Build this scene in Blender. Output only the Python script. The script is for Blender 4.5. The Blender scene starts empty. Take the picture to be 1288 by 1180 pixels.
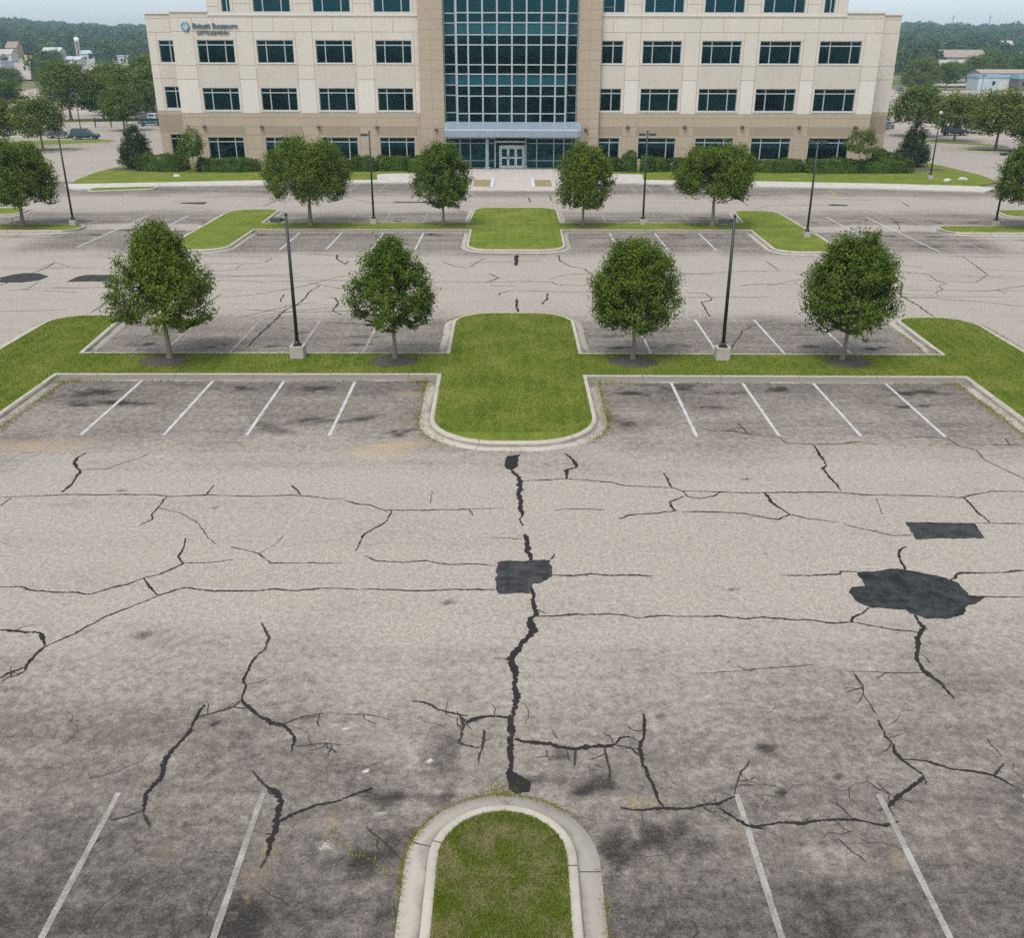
import bpy, bmesh, math, random
import numpy as np
from mathutils import Vector, Matrix, noise as mnoise

random.seed(7)
RNG = np.random.default_rng(11)
SC = bpy.context.scene
COL = SC.collection
R = math.radians

# ------------------------------------------------------------------ helpers
def tag(o, label=None, cat=None, group=None, kind=None):
    if label: o['label'] = label
    if cat: o['category'] = cat
    if group: o['group'] = group
    if kind: o['kind'] = kind
    return o

def empty(name, loc=(0, 0, 0), rz=0.0):
    o = bpy.data.objects.new(name, None)
    o.empty_display_size = 0.3
    COL.objects.link(o)
    o.location = loc
    o.rotation_euler = (0, 0, rz)
    return o

def link(name, me, parent=None, loc=None):
    o = bpy.data.objects.new(name, me)
    COL.objects.link(o)
    if parent is not None: o.parent = parent
    if loc is not None: o.location = loc
    return o

def copy_tree(o, parent=None):
    c = o.copy()
    COL.objects.link(c)
    c.parent = parent
    for ch in [x for x in bpy.data.objects if x.parent is o]:
        copy_tree(ch, c)
    return c

class MB:
    """collects boxes, tubes and faces that belong to ONE part"""
    def __init__(self):
        self.v, self.f, self.m = [], [], []
    def add(self, vs, fs, mi=0):
        b = len(self.v)
        self.v += [tuple(p) for p in vs]
        self.f += [tuple(b + i for i in f) for f in fs]
        self.m += [mi] * len(fs)
        return self
    def quad(self, a, b, c, d, mi=0):
        return self.add([a, b, c, d], [(0, 1, 2, 3)], mi)
    def box(self, x0, x1, y0, y1, z0, z1, mi=0):
        vs = [(x0, y0, z0), (x1, y0, z0), (x1, y1, z0), (x0, y1, z0), (x0, y0, z1), (x1, y0, z1), (x1, y1, z1), (x0, y1, z1)]
        return self.add(vs, [(0, 3, 2, 1), (4, 5, 6, 7), (0, 1, 5, 4), (1, 2, 6, 5), (2, 3, 7, 6), (3, 0, 4, 7)], mi)
    def tube(self, p, q, r0, r1=None, n=10, mi=0, caps=True):
        r1 = r0 if r1 is None else r1
        p, q = Vector(p), Vector(q)
        d = (q - p).normalized()
        a = d.orthogonal().normalized(); b = d.cross(a)
        vs = []
        for c, r in ((p, r0), (q, r1)):
            for i in range(n):
                t = 2 * math.pi * i / n
                vs.append(c + (a * math.cos(t) + b * math.sin(t)) * r)
        fs = [(i, (i + 1) % n, n + (i + 1) % n, n + i) for i in range(n)]
        if caps: fs += [tuple(range(n - 1, -1, -1)), tuple(range(n, 2 * n))]
        return self.add(vs, fs, mi)
    def prism(self, poly, z0, z1, mi=0, side=None):
        n = len(poly)
        vs = [(x, y, z0) for x, y in poly] + [(x, y, z1) for x, y in poly]
        self.add(vs, [(i, (i + 1) % n, n + (i + 1) % n, n + i) for i in range(n)], mi if side is None else side)
        return self.add([(x, y, z1) for x, y in poly], [tuple(range(n))], mi)
    def mesh(self, name, mats, smooth=False):
        me = bpy.data.meshes.new(name)
        me.from_pydata(self.v, [], self.f)
        for m in (mats if isinstance(mats, (list, tuple)) else [mats]): me.materials.append(m)
        me.polygons.foreach_set('material_index', self.m)
        if smooth: me.polygons.foreach_set('use_smooth', [True] * len(self.f))
        me.validate(); me.update()
        return me
    def build(self, name, mats, parent=None, smooth=False, bevel=0, loc=None):
        o = link(name, self.mesh(name, mats, smooth), parent, loc)
        if bevel:
            b = o.modifiers.new('edge', 'BEVEL'); b.width = bevel; b.segments = 2; b.limit_method = 'ANGLE'
        return o

def np_mesh(name, verts, faces, mats, mi=None, smooth=False):
    """verts (N,3), faces (M,k) all of k corners"""
    me = bpy.data.meshes.new(name)
    n, (m, k) = len(verts), faces.shape
    me.vertices.add(n); me.vertices.foreach_set('co', np.ascontiguousarray(verts, np.float32).ravel())
    me.loops.add(m * k); me.loops.foreach_set('vertex_index', np.ascontiguousarray(faces, np.int32).ravel())
    me.polygons.add(m); me.polygons.foreach_set('loop_start', np.arange(0, m * k, k, dtype=np.int32))
    for x in (mats if isinstance(mats, (list, tuple)) else [mats]): me.materials.append(x)
    if mi is not None: me.polygons.foreach_set('material_index', np.ascontiguousarray(mi, np.int32))
    if smooth: me.polygons.foreach_set('use_smooth', np.ones(m, bool))
    me.update(calc_edges=True)
    return me

# ------------------------------------------------------------------ materials
class NT:
    def __init__(self, tree): self.t = tree
    def n(self, typ, props=None, **ins):
        nd = self.t.nodes.new(typ)
        for k, v in (props or {}).items(): setattr(nd, k, v)
        for k, v in ins.items():
            key = int(k[1:]) if k[0] == '_' and k[1:].isdigit() else k.replace('__', ' ')
            s = nd.inputs[key]
            if hasattr(v, 'is_output'): self.t.links.new(v, s)
            else: s.default_value = v
        return nd
    def math(self, op, a, b=0.0, c=None, clamp=False):
        kw = {'_0': a, '_1': b}
        if c is not None: kw['_2'] = c
        return self.n('ShaderNodeMath', {'operation': op, 'use_clamp': clamp}, **kw).outputs[0]
    def noise(self, vec, scale, detail=4, rough=.55, dist=0.0):
        return self.n('ShaderNodeTexNoise', None, Vector=vec, Scale=scale, Detail=detail, Roughness=rough, Distortion=dist).outputs['Fac']
    def ss(self, v, a, b, lo=0.0, hi=1.0):
        return self.n('ShaderNodeMapRange', {'interpolation_type': 'SMOOTHSTEP'}, Value=v, From__Min=a, From__Max=b, To__Min=lo, To__Max=hi).outputs[0]
    def mix(self, f, a, b, mode='MIX'):
        nd = self.t.nodes.new('ShaderNodeMix'); nd.data_type = 'RGBA'; nd.blend_type = mode
        for i, v in ((0, f), (6, a), (7, b)):
            if hasattr(v, 'is_output'): self.t.links.new(v, nd.inputs[i])
            else: nd.inputs[i].default_value = v if i == 0 else (*v, 1)
        return nd.outputs[2]
    def scale_vec(self, vec, s):
        return self.n('ShaderNodeVectorMath', {'operation': 'MULTIPLY'}, _0=vec, _1=s).outputs[0]

def new_mat(name):
    m = bpy.data.materials.new(name); m.use_nodes = True
    t = m.node_tree; t.nodes.clear()
    nt = NT(t)
    out = t.nodes.new('ShaderNodeOutputMaterial')
    return m, nt, out

def finish(nt, out, color, rough=.85, spec=.3, bump=None, bstr=.3, bdist=.02, metal=0.0):
    b = nt.n('ShaderNodeBsdfPrincipled', None, Roughness=rough, Metallic=metal)
    b.inputs['Specular IOR Level'].default_value = spec
    if hasattr(color, 'is_output'): nt.t.links.new(color, b.inputs['Base Color'])
    else: b.inputs['Base Color'].default_value = (*color, 1)
    if bump is not None:
        bn = nt.n('ShaderNodeBump', None, Height=bump, Strength=bstr, Distance=bdist)
        nt.t.links.new(bn.outputs[0], b.inputs['Normal'])
    nt.t.links.new(b.outputs[0], out.inputs['Surface'])
    return b

def pos(nt): return nt.n('ShaderNodeNewGeometry').outputs['Position']
def objco(nt): return nt.n('ShaderNodeTexCoord').outputs['Object']

def plain(name, c, rough=.6, spec=.4, metal=0.0, var=.18, scale=3.0, bump=0.0):
    m, nt, out = new_mat(name)
    p = objco(nt)
    f = nt.noise(p, scale, 5, .6)
    g = nt.noise(p, scale * 9, 3, .6)
    k = nt.math('ADD', nt.math('MULTIPLY', f, var * 1.4), nt.math('MULTIPLY', g, var * .6))
    k = nt.math('ADD', k, 1 - var)
    col = nt.n('ShaderNodeVectorMath', {'operation': 'SCALE'}, _0=c, Scale=k).outputs[0]
    finish(nt, out, col, rough, spec, g if bump else None, bump, .01, metal)
    return m

def leaf_mat(name, dark, light, trans=.25, patch=.6, tint=.35, tone=False):
    m, nt, out = new_mat(name)
    g = nt.n('ShaderNodeNewGeometry')
    oi = nt.n('ShaderNodeObjectInfo')
    big = nt.noise(g.outputs['Position'], patch, 2, .5)
    f = nt.math('ADD', nt.math('MULTIPLY', g.outputs['Random Per Island'], .38), nt.math('MULTIPLY', nt.ss(big, .32, .68), .62))
    if tone: f = nt.math('ADD', nt.math('MULTIPLY', g.outputs['Random Per Island'], .3), nt.math('MULTIPLY', nt.n('ShaderNodeAttribute', {'attribute_name': 'tone'}).outputs['Fac'], .7))
    c = nt.mix(f, dark, light)
    warm = nt.mix(nt.math('MULTIPLY', oi.outputs['Random'], tint), c, (light[0] * 1.25, light[1] * 1.0, light[2] * .8))
    b = nt.n('ShaderNodeBsdfPrincipled', None, Base__Color=warm, Roughness=.6)
    b.inputs['Specular IOR Level'].default_value = .12
    tr = nt.n('ShaderNodeBsdfTranslucent', None, Color=nt.mix(.5, (light[0], light[1], light[2]), (light[0] * 1.6, light[1] * 1.6, light[2])))
    mx = nt.n('ShaderNodeMixShader', None, Fac=trans)
    nt.t.links.new(b.outputs[0], mx.inputs[1]); nt.t.links.new(tr.outputs[0], mx.inputs[2])
    nt.t.links.new(mx.outputs[0], out.inputs['Surface'])
    return m

M = {}
def make_materials():
    # weathered asphalt: a vertex attribute holds the stains that lie on it
    m, nt, out = new_mat('asphalt')
    p = pos(nt)
    at = nt.n('ShaderNodeAttribute', {'attribute_name': 'stain'})
    sep = nt.n('ShaderNodeSeparateColor', None, Color=at.outputs['Color'])
    streak = nt.noise(nt.scale_vec(p, (.10, .9, 1)), 1.0, 6, .62, .4)
    blot = nt.noise(p, .42, 6, .62, .3)
    med = nt.noise(p, 4.2, 6, .7)
    fine = nt.noise(p, 22, 3, .7)
    grit = nt.noise(p, 62, 2, .7)
    d = nt.math('ADD', sep.outputs[0], nt.math('MULTIPLY', nt.math('SUBTRACT', streak, .5), .5))
    d = nt.math('ADD', d, nt.math('MULTIPLY', nt.math('SUBTRACT', blot, .5), .42))
    d = nt.math('ADD', d, nt.math('MULTIPLY', nt.math('SUBTRACT', med, .5), 1.0))
    d = nt.math('ADD', d, nt.math('MULTIPLY', nt.math('SUBTRACT', fine, .5), 1.1))
    lines = nt.noise(nt.scale_vec(p, (.05, 2.6, 1)), 1.0, 5, .7, .15)
    d = nt.math('ADD', d, nt.math('MULTIPLY', nt.math('SUBTRACT', lines, .5), nt.ss(nt.n('ShaderNodeSeparateXYZ', None, Vector=p).outputs[1], 38, 52, .06, .6)))
    dark = nt.ss(d, .02, 1.05)
    ramp = nt.n('ShaderNodeValToRGB', None, Fac=dark)
    cr = ramp.color_ramp
    cr.elements[0].position = 0; cr.elements[0].color = (.322, .287, .246, 1)
    cr.elements[1].position = 1; cr.elements[1].color = (.036, .032, .030, 1)
    e = cr.elements.new(.45); e.color = (.170, .148, .127, 1)
    tan = nt.ss(nt.math('ADD', sep.outputs[1], nt.math('SUBTRACT', med, .62)), .12, .6)
    c = nt.mix(nt.math('MULTIPLY', tan, .85), ramp.outputs[0], (.36, .27, .165))
    lt = nt.ss(nt.math('ADD', sep.outputs[2], nt.math('MULTIPLY', nt.math('SUBTRACT', fine, .5), .9)), .35, .75)
    c = nt.mix(nt.math('MULTIPLY', lt, .75), c, (.55, .52, .48))
    gr = nt.math('ADD', nt.math('MULTIPLY', fine, .75), nt.math('MULTIPLY', grit, 1.0))
    gr = nt.ss(gr, .52, 1.22, .55, 1.45)
    gr = nt.math('MULTIPLY', gr, nt.ss(nt.noise(p, 9.0, 4, .75), .3, .7, .78, 1.2))
    c = nt.n('ShaderNodeVectorMath', {'operation': 'SCALE'}, _0=c, Scale=gr).outputs[0]
    # pale and dark stone chips in the wearing course
    vo = nt.n('ShaderNodeTexVoronoi', {'feature': 'F1'}, Vector=p, Scale=60.0)
    chip = nt.n('ShaderNodeSeparateColor', None, Color=vo.outputs['Color']).outputs[0]
    c = nt.mix(nt.math('MULTIPLY', nt.ss(chip, .9, .94), .12), c, (.42, .37, .32))
    c = nt.mix(nt.math('MULTIPLY', nt.ss(chip, .12, .07), .35), c, (.05, .045, .042))
    finish(nt, out, c, .92, .08, grit, .5, .015)
    M['asphalt'] = m

    def worn(name, c, lo, hi):
        m, nt, out = new_mat(name)
        p = pos(nt)
        f = nt.noise(p, 30, 4, .75); g = nt.noise(p, 2.0, 3, .6)
        w = nt.ss(nt.math('ADD', f, nt.math('MULTIPLY', nt.math('SUBTRACT', g, .5), .7)), lo, hi)
        col = nt.mix(w, c, (.19, .17, .155))
        finish(nt, out, col, .85, .2)
        return m
    M['paint'] = worn('white_line_paint', (.42, .42, .415), .45, .78)
    M['faint_paint'] = worn('worn_line_paint', (.33, .315, .295), .34, .63)
    M['orange_paint'] = worn('orange_line_paint', (.48, .27, .10), .5, .8)
    M['ramp_paint'] = worn('blue_white_paint', (.42, .49, .55), .52, .82)
    M['sealant'] = plain('crack_sealant', (.026, .024, .024), .95, .04, 0, .3, 6, .3)
    M['hair'] = plain('hairline_crack', (.042, .038, .036), .95, .04, 0, .4, 4)
    m, nt, out = new_mat('fresh_patch')
    p = pos(nt)
    a = nt.noise(p, 1.6, 5, .6); b = nt.noise(p, 45, 3, .75)
    c = nt.mix(a, (.026, .027, .028), (.052, .051, .052))
    c = nt.n('ShaderNodeVectorMath', {'operation': 'SCALE'}, _0=c, Scale=nt.math('MULTIPLY', nt.ss(b, .3, .7, .5, 1.7), nt.ss(nt.noise(p, 3.2, 5, .7), .35, .65, .75, 1.35))).outputs[0]
    finish(nt, out, c, .95, .05, b, .8, .02)
    M['patch'] = m
    m, nt, out = new_mat('tar_patch')
    p = pos(nt)
    a = nt.noise(p, 1.1, 5, .65); b = nt.noise(p, 40, 3, .75)
    c = nt.mix(a, (.015, .018, .019), (.038, .040, .041))
    c = nt.n('ShaderNodeVectorMath', {'operation': 'SCALE'}, _0=c, Scale=nt.math('MULTIPLY', nt.ss(b, .3, .7, .5, 1.7), nt.ss(nt.noise(p, 2.6, 5, .7), .35, .65, .7, 1.6))).outputs[0]
    finish(nt, out, c, .95, .05, b, .8, .02)
    M['tar'] = m

    def concrete(name, c, joints=True):
        m, nt, out = new_mat(name)
        p = pos(nt)
        a = nt.noise(p, 1.3, 6, .65, .3); b = nt.noise(p, 26, 4, .7); s = nt.noise(nt.scale_vec(p, (.6, .6, 6)), 2.2, 4, .6)
        k = nt.math('ADD', nt.math('MULTIPLY', a, .55), nt.math('MULTIPLY', b, .35))
        k = nt.math('ADD', k, .56)
        col = nt.n('ShaderNodeVectorMath', {'operation': 'SCALE'}, _0=c, Scale=k).outputs[0]
        col = nt.mix(nt.ss(s, .52, .75, 0, .45), col, (c[0] * .45, c[1] * .42, c[2] * .38))
        if joints:
            at = nt.n('ShaderNodeAttribute', {'attribute_name': 'along'}).outputs['Fac']
            fr = nt.math('FRACT', nt.math('DIVIDE', at, 3.05))
            col = nt.mix(nt.ss(fr, .010, .006), col, (.09, .08, .07))
            gut = nt.n('ShaderNodeAttribute', {'attribute_name': 'gutter'}).outputs['Fac']
            dirt = nt.ss(nt.math('ADD', gut, nt.math('MULTIPLY', nt.math('SUBTRACT', a, .5), 1.3)), .45, 1.0)
            col = nt.mix(nt.math('MULTIPLY', dirt, .75), col, (.11, .098, .085))
        finish(nt, out, col, .88, .2, b, .25, .01)
        return m
    M['kerb'] = concrete('kerb_concrete', (.37, .335, .285))
    M['walk'] = concrete('sidewalk_concrete', (.42, .39, .35), False)
    M['plaza'] = concrete('plaza_concrete', (.40, .36, .32), False)
    M['bed'] = plain('dry_bed_soil', (.24, .19, .10), .95, .1, 0, .5, 2.5, .5)
    M['base'] = concrete('footing_concrete', (.36, .32, .28), False)

    def turf(name, stripes):
        m, nt, out = new_mat(name)
        p = pos(nt)
        a = nt.noise(p, .55, 5, .6, .3); b = nt.noise(p, 5.5, 5, .7); f = nt.noise(nt.scale_vec(p, (1, .6, 1)), 42, 3, .75)
        c = nt.mix(nt.ss(a, .3, .7), (.086, .126, .012), (.146, .178, .020))
        c = nt.mix(nt.ss(nt.math('ADD', b, nt.math('MULTIPLY', nt.math('SUBTRACT', a, .5), 1.2)), .52, .8, 0, .7), c, (.195, .18, .060))
        if stripes:
            w = nt.n('ShaderNodeTexWave', {'wave_type': 'BANDS', 'bands_direction': 'X'}, Vector=p, Scale=.55, Distortion=.8, Detail=2.0)
            c = nt.mix(nt.math('MULTIPLY', w.outputs['Fac'], .42), c, (.15, .175, .035))
        c = nt.n('ShaderNodeVectorMath', {'operation': 'SCALE'}, _0=c, Scale=nt.ss(f, .28, .72, .5, 1.45)).outputs[0]
        finish(nt, out, c, .9, .1, f, .8, .03)
        return m
    M['turf'] = turf('mown_turf', True)
    m, nt, out = new_mat('grass_blade')
    g = nt.n('ShaderNodeNewGeometry')
    big = nt.noise(g.outputs['Position'], 1.9, 4, .65, .3)
    dry = nt.ss(nt.math('ADD', nt.math('MULTIPLY', nt.math('SUBTRACT', big, .5), 1.5), nt.math('ADD', .5, nt.math('MULTIPLY', nt.math('SUBTRACT', g.outputs['Random Per Island'], .5), .28))), .37, .72)
    c = nt.mix(g.outputs['Random Per Island'], (.058, .090, .008), (.125, .155, .016))
    c = nt.mix(nt.math('MULTIPLY', dry, .85), c, (.26, .215, .11))
    finish(nt, out, c, .75, .15)
    M['blade'] = m
    m, nt, out = new_mat('weed_blade')
    g = nt.n('ShaderNodeNewGeometry')
    c = nt.mix(g.outputs['Random Per Island'], (.10, .125, .012), (.25, .21, .03))
    finish(nt, out, c, .8, .1)
    M['weed'] = m
    M['mulch'] = plain('bark_mulch', (.085, .072, .066), .95, .1, 0, .6, 9, .9)

    # precast wall panels
    def precast(name, c, course=None):
        m, nt, out = new_mat(name)
        p = objco(nt)
        a = nt.noise(p, .35, 4, .6); b = nt.noise(p, 7, 4, .7); st = nt.noise(nt.scale_vec(p, (1.6, 1.6, .12)), 1.0, 5, .65)
        k = nt.math('ADD', nt.math('MULTIPLY', a, .16), nt.math('MULTIPLY', b, .16))
        k = nt.math('ADD', k, nt.math('MULTIPLY', st, .16))
        k = nt.math('ADD', k, .76)
        col = nt.n('ShaderNodeVectorMath', {'operation': 'SCALE'}, _0=c, Scale=k).outputs[0]
        finish(nt, out, col, .85, .2, b, .15, .01)
        return m
    M['cream'] = precast('cream_precast', (.53, .484, .422))
    M['pale'] = precast('pale_precast', (.575, .53, .475))
    M['spandrel_cream'] = precast('recess_cream_precast', (.475, .430, .368))  # shallow recess of the window bays put into the colour as a darker tone
    M['brown'] = precast('brown_masonry', (.300, .238, .175))
    M['tan'] = precast('tan_masonry', (.375, .302, .225))
    M['joint'] = plain('panel_joint', (.26, .21, .165), .9, .1, 0, .2)
    M['coping'] = plain('metal_coping', (.58, .53, .46), .5, .4, 0, .1)
    M['roof'] = plain('roof_membrane', (.45, .44, .42), .9, .2, 0, .2)
    m, nt, out = new_mat('window_glass')
    p = objco(nt)
    oi = nt.n('ShaderNodeObjectInfo')
    a = nt.noise(p, .8, 3, .5)
    c = nt.mix(nt.math('MULTIPLY', a, nt.math('ADD', .35, nt.math('MULTIPLY', oi.outputs['Random'], 1.3))), (.001, .002, .002), (.005, .012, .013))
    b = finish(nt, out, c, .03, .5)
    b.inputs['IOR'].default_value = 1.68
    b.inputs['Specular Tint'].default_value = (.17, .72, .86, 1)
    bn = nt.n('ShaderNodeBump', None, Height=nt.noise(p, .5, 2, .5), Strength=.10, Distance=.05)
    nt.t.links.new(bn.outputs[0], b.inputs['Normal'])
    M['glass'] = m
    m, nt, out = new_mat('spandrel_glass')
    p = objco(nt)
    c = nt.mix(nt.noise(p, .7, 3, .5), (.010, .058, .070), (.018, .080, .095))
    b = finish(nt, out, c, .08, .5)
    b.inputs['Specular Tint'].default_value = (.45, .85, .95, 1)
    M['spandrel'] = m
    M['alu'] = plain('aluminium_frame', (.36, .40, .42), .4, .5, .3, .1)
    M['alu_dark'] = plain('anodised_frame', (.30, .33, .34), .4, .5, .3, .1)
    M['canopy'] = plain('canopy_metal', (.25, .295, .34), .45, .5, .25, .16, 1.2)
    M['door'] = plain('door_frame', (.55, .58, .58), .45, .5, .1, .1)
    M['dark_metal'] = plain('bronze_metal', (.028, .030, .028), .45, .45, .2, .2)
    M['pole'] = plain('dark_green_paint', (.018, .026, .023), .45, .45, .1, .2)
    M['lens'] = plain('lamp_lens', (.42, .43, .42), .3, .5)
    M['sign'] = plain('sign_blue', (.085, .125, .155), .5, .4, 0, .1)
    M['sign_grey'] = plain('sign_grey', (.16, .145, .135), .5, .4, 0, .1)
    M['emblem'] = plain('emblem_teal', (.07, .19, .27), .4, .5, 0, .2)
    M['emblem_light'] = plain('emblem_light', (.36, .47, .52), .4, .5, 0, .1)
    M['bark'] = plain('bark', (.20, .17, .14), .9, .1, 0, .5, 7, .8)
    M['leaf'] = leaf_mat('broad_leaf', (.024, .050, .006), (.118, .175, .019), .2, 2.2)
    M['leaf_far'] = leaf_mat('distant_leaf', (.034, .064, .007), (.122, .170, .022), .2, .6, .35)
    M['leaf_dark'] = leaf_mat('evergreen_leaf', (.014, .026, .011), (.040, .062, .022), .12, 1.0, .15)
    M['leaf_hedge'] = leaf_mat('hedge_leaf', (.022, .045, .006), (.090, .145, .018), .15, 1.2, .25)
    M['leaf_wood'] = leaf_mat('woodland_leaf', (.016, .036, .012), (.078, .104, .022), .15, .03, 0, True)
    M['stone'] = plain('pale_stone', (.42, .40, .37), .85, .2, 0, .3, 4, .5)
    M['tyre'] = plain('tyre_rubber', (.02, .02, .02), .8, .3)
    M['rim'] = plain('wheel_rim', (.40, .41, .42), .35, .5, .6)
    M['head'] = plain('headlamp', (.7, .72, .72), .2, .6)
    M['tail'] = plain('tail_lamp', (.30, .02, .02), .3, .5)
    M['car_glass'] = plain('car_glass', (.01, .02, .024), .06, .6, 0, .05)
    # open country beyond the lots
    m, nt, out = new_mat('open_ground')
    p = pos(nt)
    a = nt.noise(p, .012, 6, .6); b = nt.noise(p, .12, 5, .65)
    c = nt.mix(nt.ss(a, .4, .6), (.07, .09, .022), (.17, .155, .075))
    c = nt.mix(nt.ss(b, .5, .75, 0, .6), c, (.05, .07, .018))
    finish(nt, out, c, .95, .1)
    M['country'] = m
    m, nt, out = new_mat('pale_pavement')
    p = pos(nt)
    a = nt.noise(nt.scale_vec(p, (.05, .3, 1)), 1.0, 6, .65); b = nt.noise(p, .8, 5, .7)
    c = nt.mix(nt.ss(nt.math('ADD', nt.math('MULTIPLY', a, .6), nt.math('MULTIPLY', b, .4)), .35, .65), (.39, .335, .28), (.24, .205, .175))
    finish(nt, out, c, .92, .15)
    M['pale_lot'] = m
make_materials()
# ------------------------------------------------------------------ camera, sky, sun, air
CAM_H = 11.8
cam = bpy.data.cameras.new('camera')
cam.sensor_width = 36.0
cam.lens = 36.0 * 1214 / 1288
cam.clip_end = 8000
co = bpy.data.objects.new('camera', cam); COL.objects.link(co)
co.location = (0, 0, CAM_H)
co.matrix_world = Matrix.Translation((0, 0, CAM_H)) @ Matrix.Rotation(R(90 - 23.4), 4, 'X') @ Matrix.Rotation(R(.12), 4, 'Z')
SC.camera = co

SUN_EL, SUN_AZ = R(62), R(205)      # azimuth measured from +Y towards +X: high, behind the camera's left shoulder
def make_sky():
    w = bpy.data.worlds.new('World'); SC.world = w; w.use_nodes = True
    t = w.node_tree; t.nodes.clear(); nt = NT(t)
    sky = nt.n('ShaderNodeTexSky', {'sky_type': 'NISHITA', 'sun_disc': False, 'sun_elevation': SUN_EL, 'sun_rotation': SUN_AZ,
                                    'air_density': 1.0, 'dust_density': 2.0, 'ozone_density': 1.0})
    bw = nt.n('ShaderNodeRGBToBW', None, Color=sky.outputs[0]).outputs[0]
    grey = nt.n('ShaderNodeCombineColor', None, Red=nt.math('MULTIPLY', bw, .965), Green=nt.math('MULTIPLY', bw, 1.0), Blue=nt.math('MULTIPLY', bw, 1.03)).outputs[0]
    veil = nt.mix(.86, sky.outputs[0], grey)
    # a cloud veil is about three times brighter overhead than at the horizon
    z = nt.n('ShaderNodeSeparateXYZ', None, Vector=nt.n('ShaderNodeTexCoord').outputs['Generated']).outputs[2]
    g = nt.n('ShaderNodeMapRange', {'interpolation_type': 'SMOOTHSTEP'}, Value=z, From__Min=0.0, From__Max=.75, To__Min=SKY_LOW, To__Max=SKY_HIGH).outputs[0]
    cl = nt.noise(nt.scale_vec(nt.n('ShaderNodeTexCoord').outputs['Generated'], (1, 1, 3.0)), 2.2, 5, .55)
    g = nt.math('MULTIPLY', g, nt.ss(cl, .3, .7, .94, 1.06))
    c = nt.n('ShaderNodeVectorMath', {'operation': 'SCALE'}, _0=veil, Scale=g).outputs[0]
    b = nt.n('ShaderNodeBackground', None, Color=c, Strength=.12)
    o = nt.n('ShaderNodeOutputWorld'); t.links.new(b.outputs[0], o.inputs[0])
SKY_LOW, SKY_HIGH = 2.15, 3.2
make_sky()
sl = bpy.data.lights.new('sun', 'SUN'); sl.energy = 1.5; sl.angle = R(16); sl.color = (1, .955, .89)
so = bpy.data.objects.new('sun', sl); COL.objects.link(so)
sd = Vector((math.sin(SUN_AZ) * math.cos(SUN_EL), math.cos(SUN_AZ) * math.cos(SUN_EL), math.sin(SUN_EL)))
so.rotation_euler = (-sd).to_track_quat('-Z', 'Y').to_euler(); so.location = (0, -20, 60)
SC.view_settings.view_transform = 'Standard'
SC.view_settings.look = 'None'
SC.view_settings.exposure = 0.0
SC.view_settings.gamma = 1.0
SC.cycles.max_bounces = 6
SC.cycles.use_denoising = False
SC.cycles.volume_bounces = 0
SC.cycles.caustics_reflective = False
SC.cycles.caustics_refractive = False

def make_haze():
    m, nt, out = new_mat('air')
    v = nt.n('ShaderNodeVolumePrincipled')
    v.inputs['Color'].default_value = (.56, .83, 1.0, 1)
    v.inputs['Density'].default_value = .00024
    v.inputs['Anisotropy'].default_value = .0
    nt.t.links.new(v.outputs[0], out.inputs['Volume'])
    o = MB().box(-2150, 2150, -2150, 2150, -3, 112).build('haze', m)
    tag(o, 'thin pale blue haze lying over the far trees and hills', kind='stuff')
make_haze()

# ------------------------------------------------------------------ land
def land(x, y):
    r = np.hypot(x, y)
    t = np.clip((r - 385) / 1250, 0, None)
    h = 41 * np.minimum(t, 1.0) ** 1.15
    a = np.arctan2(x, y)
    h = h * (1 + .10 * np.sin(a * 9 + 1.0) + .07 * np.sin(a * 23 + .4) + .05 * np.sin(r / 90 + a * 5))
    h = np.where(r > 1640, h - (r - 1640) * .05, h)
    return h - .06
def make_land():
    rr = np.concatenate([[0], np.linspace(60, 380, 7), np.linspace(400, 2050, 60)])
    na = 240
    aa = np.linspace(0, 2 * np.pi, na, endpoint=False)
    X = rr[:, None] * np.sin(aa); Y = rr[:, None] * np.cos(aa)
    V = np.stack([X, Y, land(X, Y)], -1).reshape(-1, 3)
    i = np.arange(len(rr) - 1)[:, None]; j = np.arange(na)[None]
    F = np.stack([i * na + j, i * na + (j + 1) % na, (i + 1) * na + (j + 1) % na, (i + 1) * na + j], -1).reshape(-1, 4)
    F = F[:, ::-1]
    o = link('terrain', np_mesh('terrain', V, F, M['country'], smooth=True))
    tag(o, 'flat green land rising to wooded hills on the horizon', kind='structure')
make_land()

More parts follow.
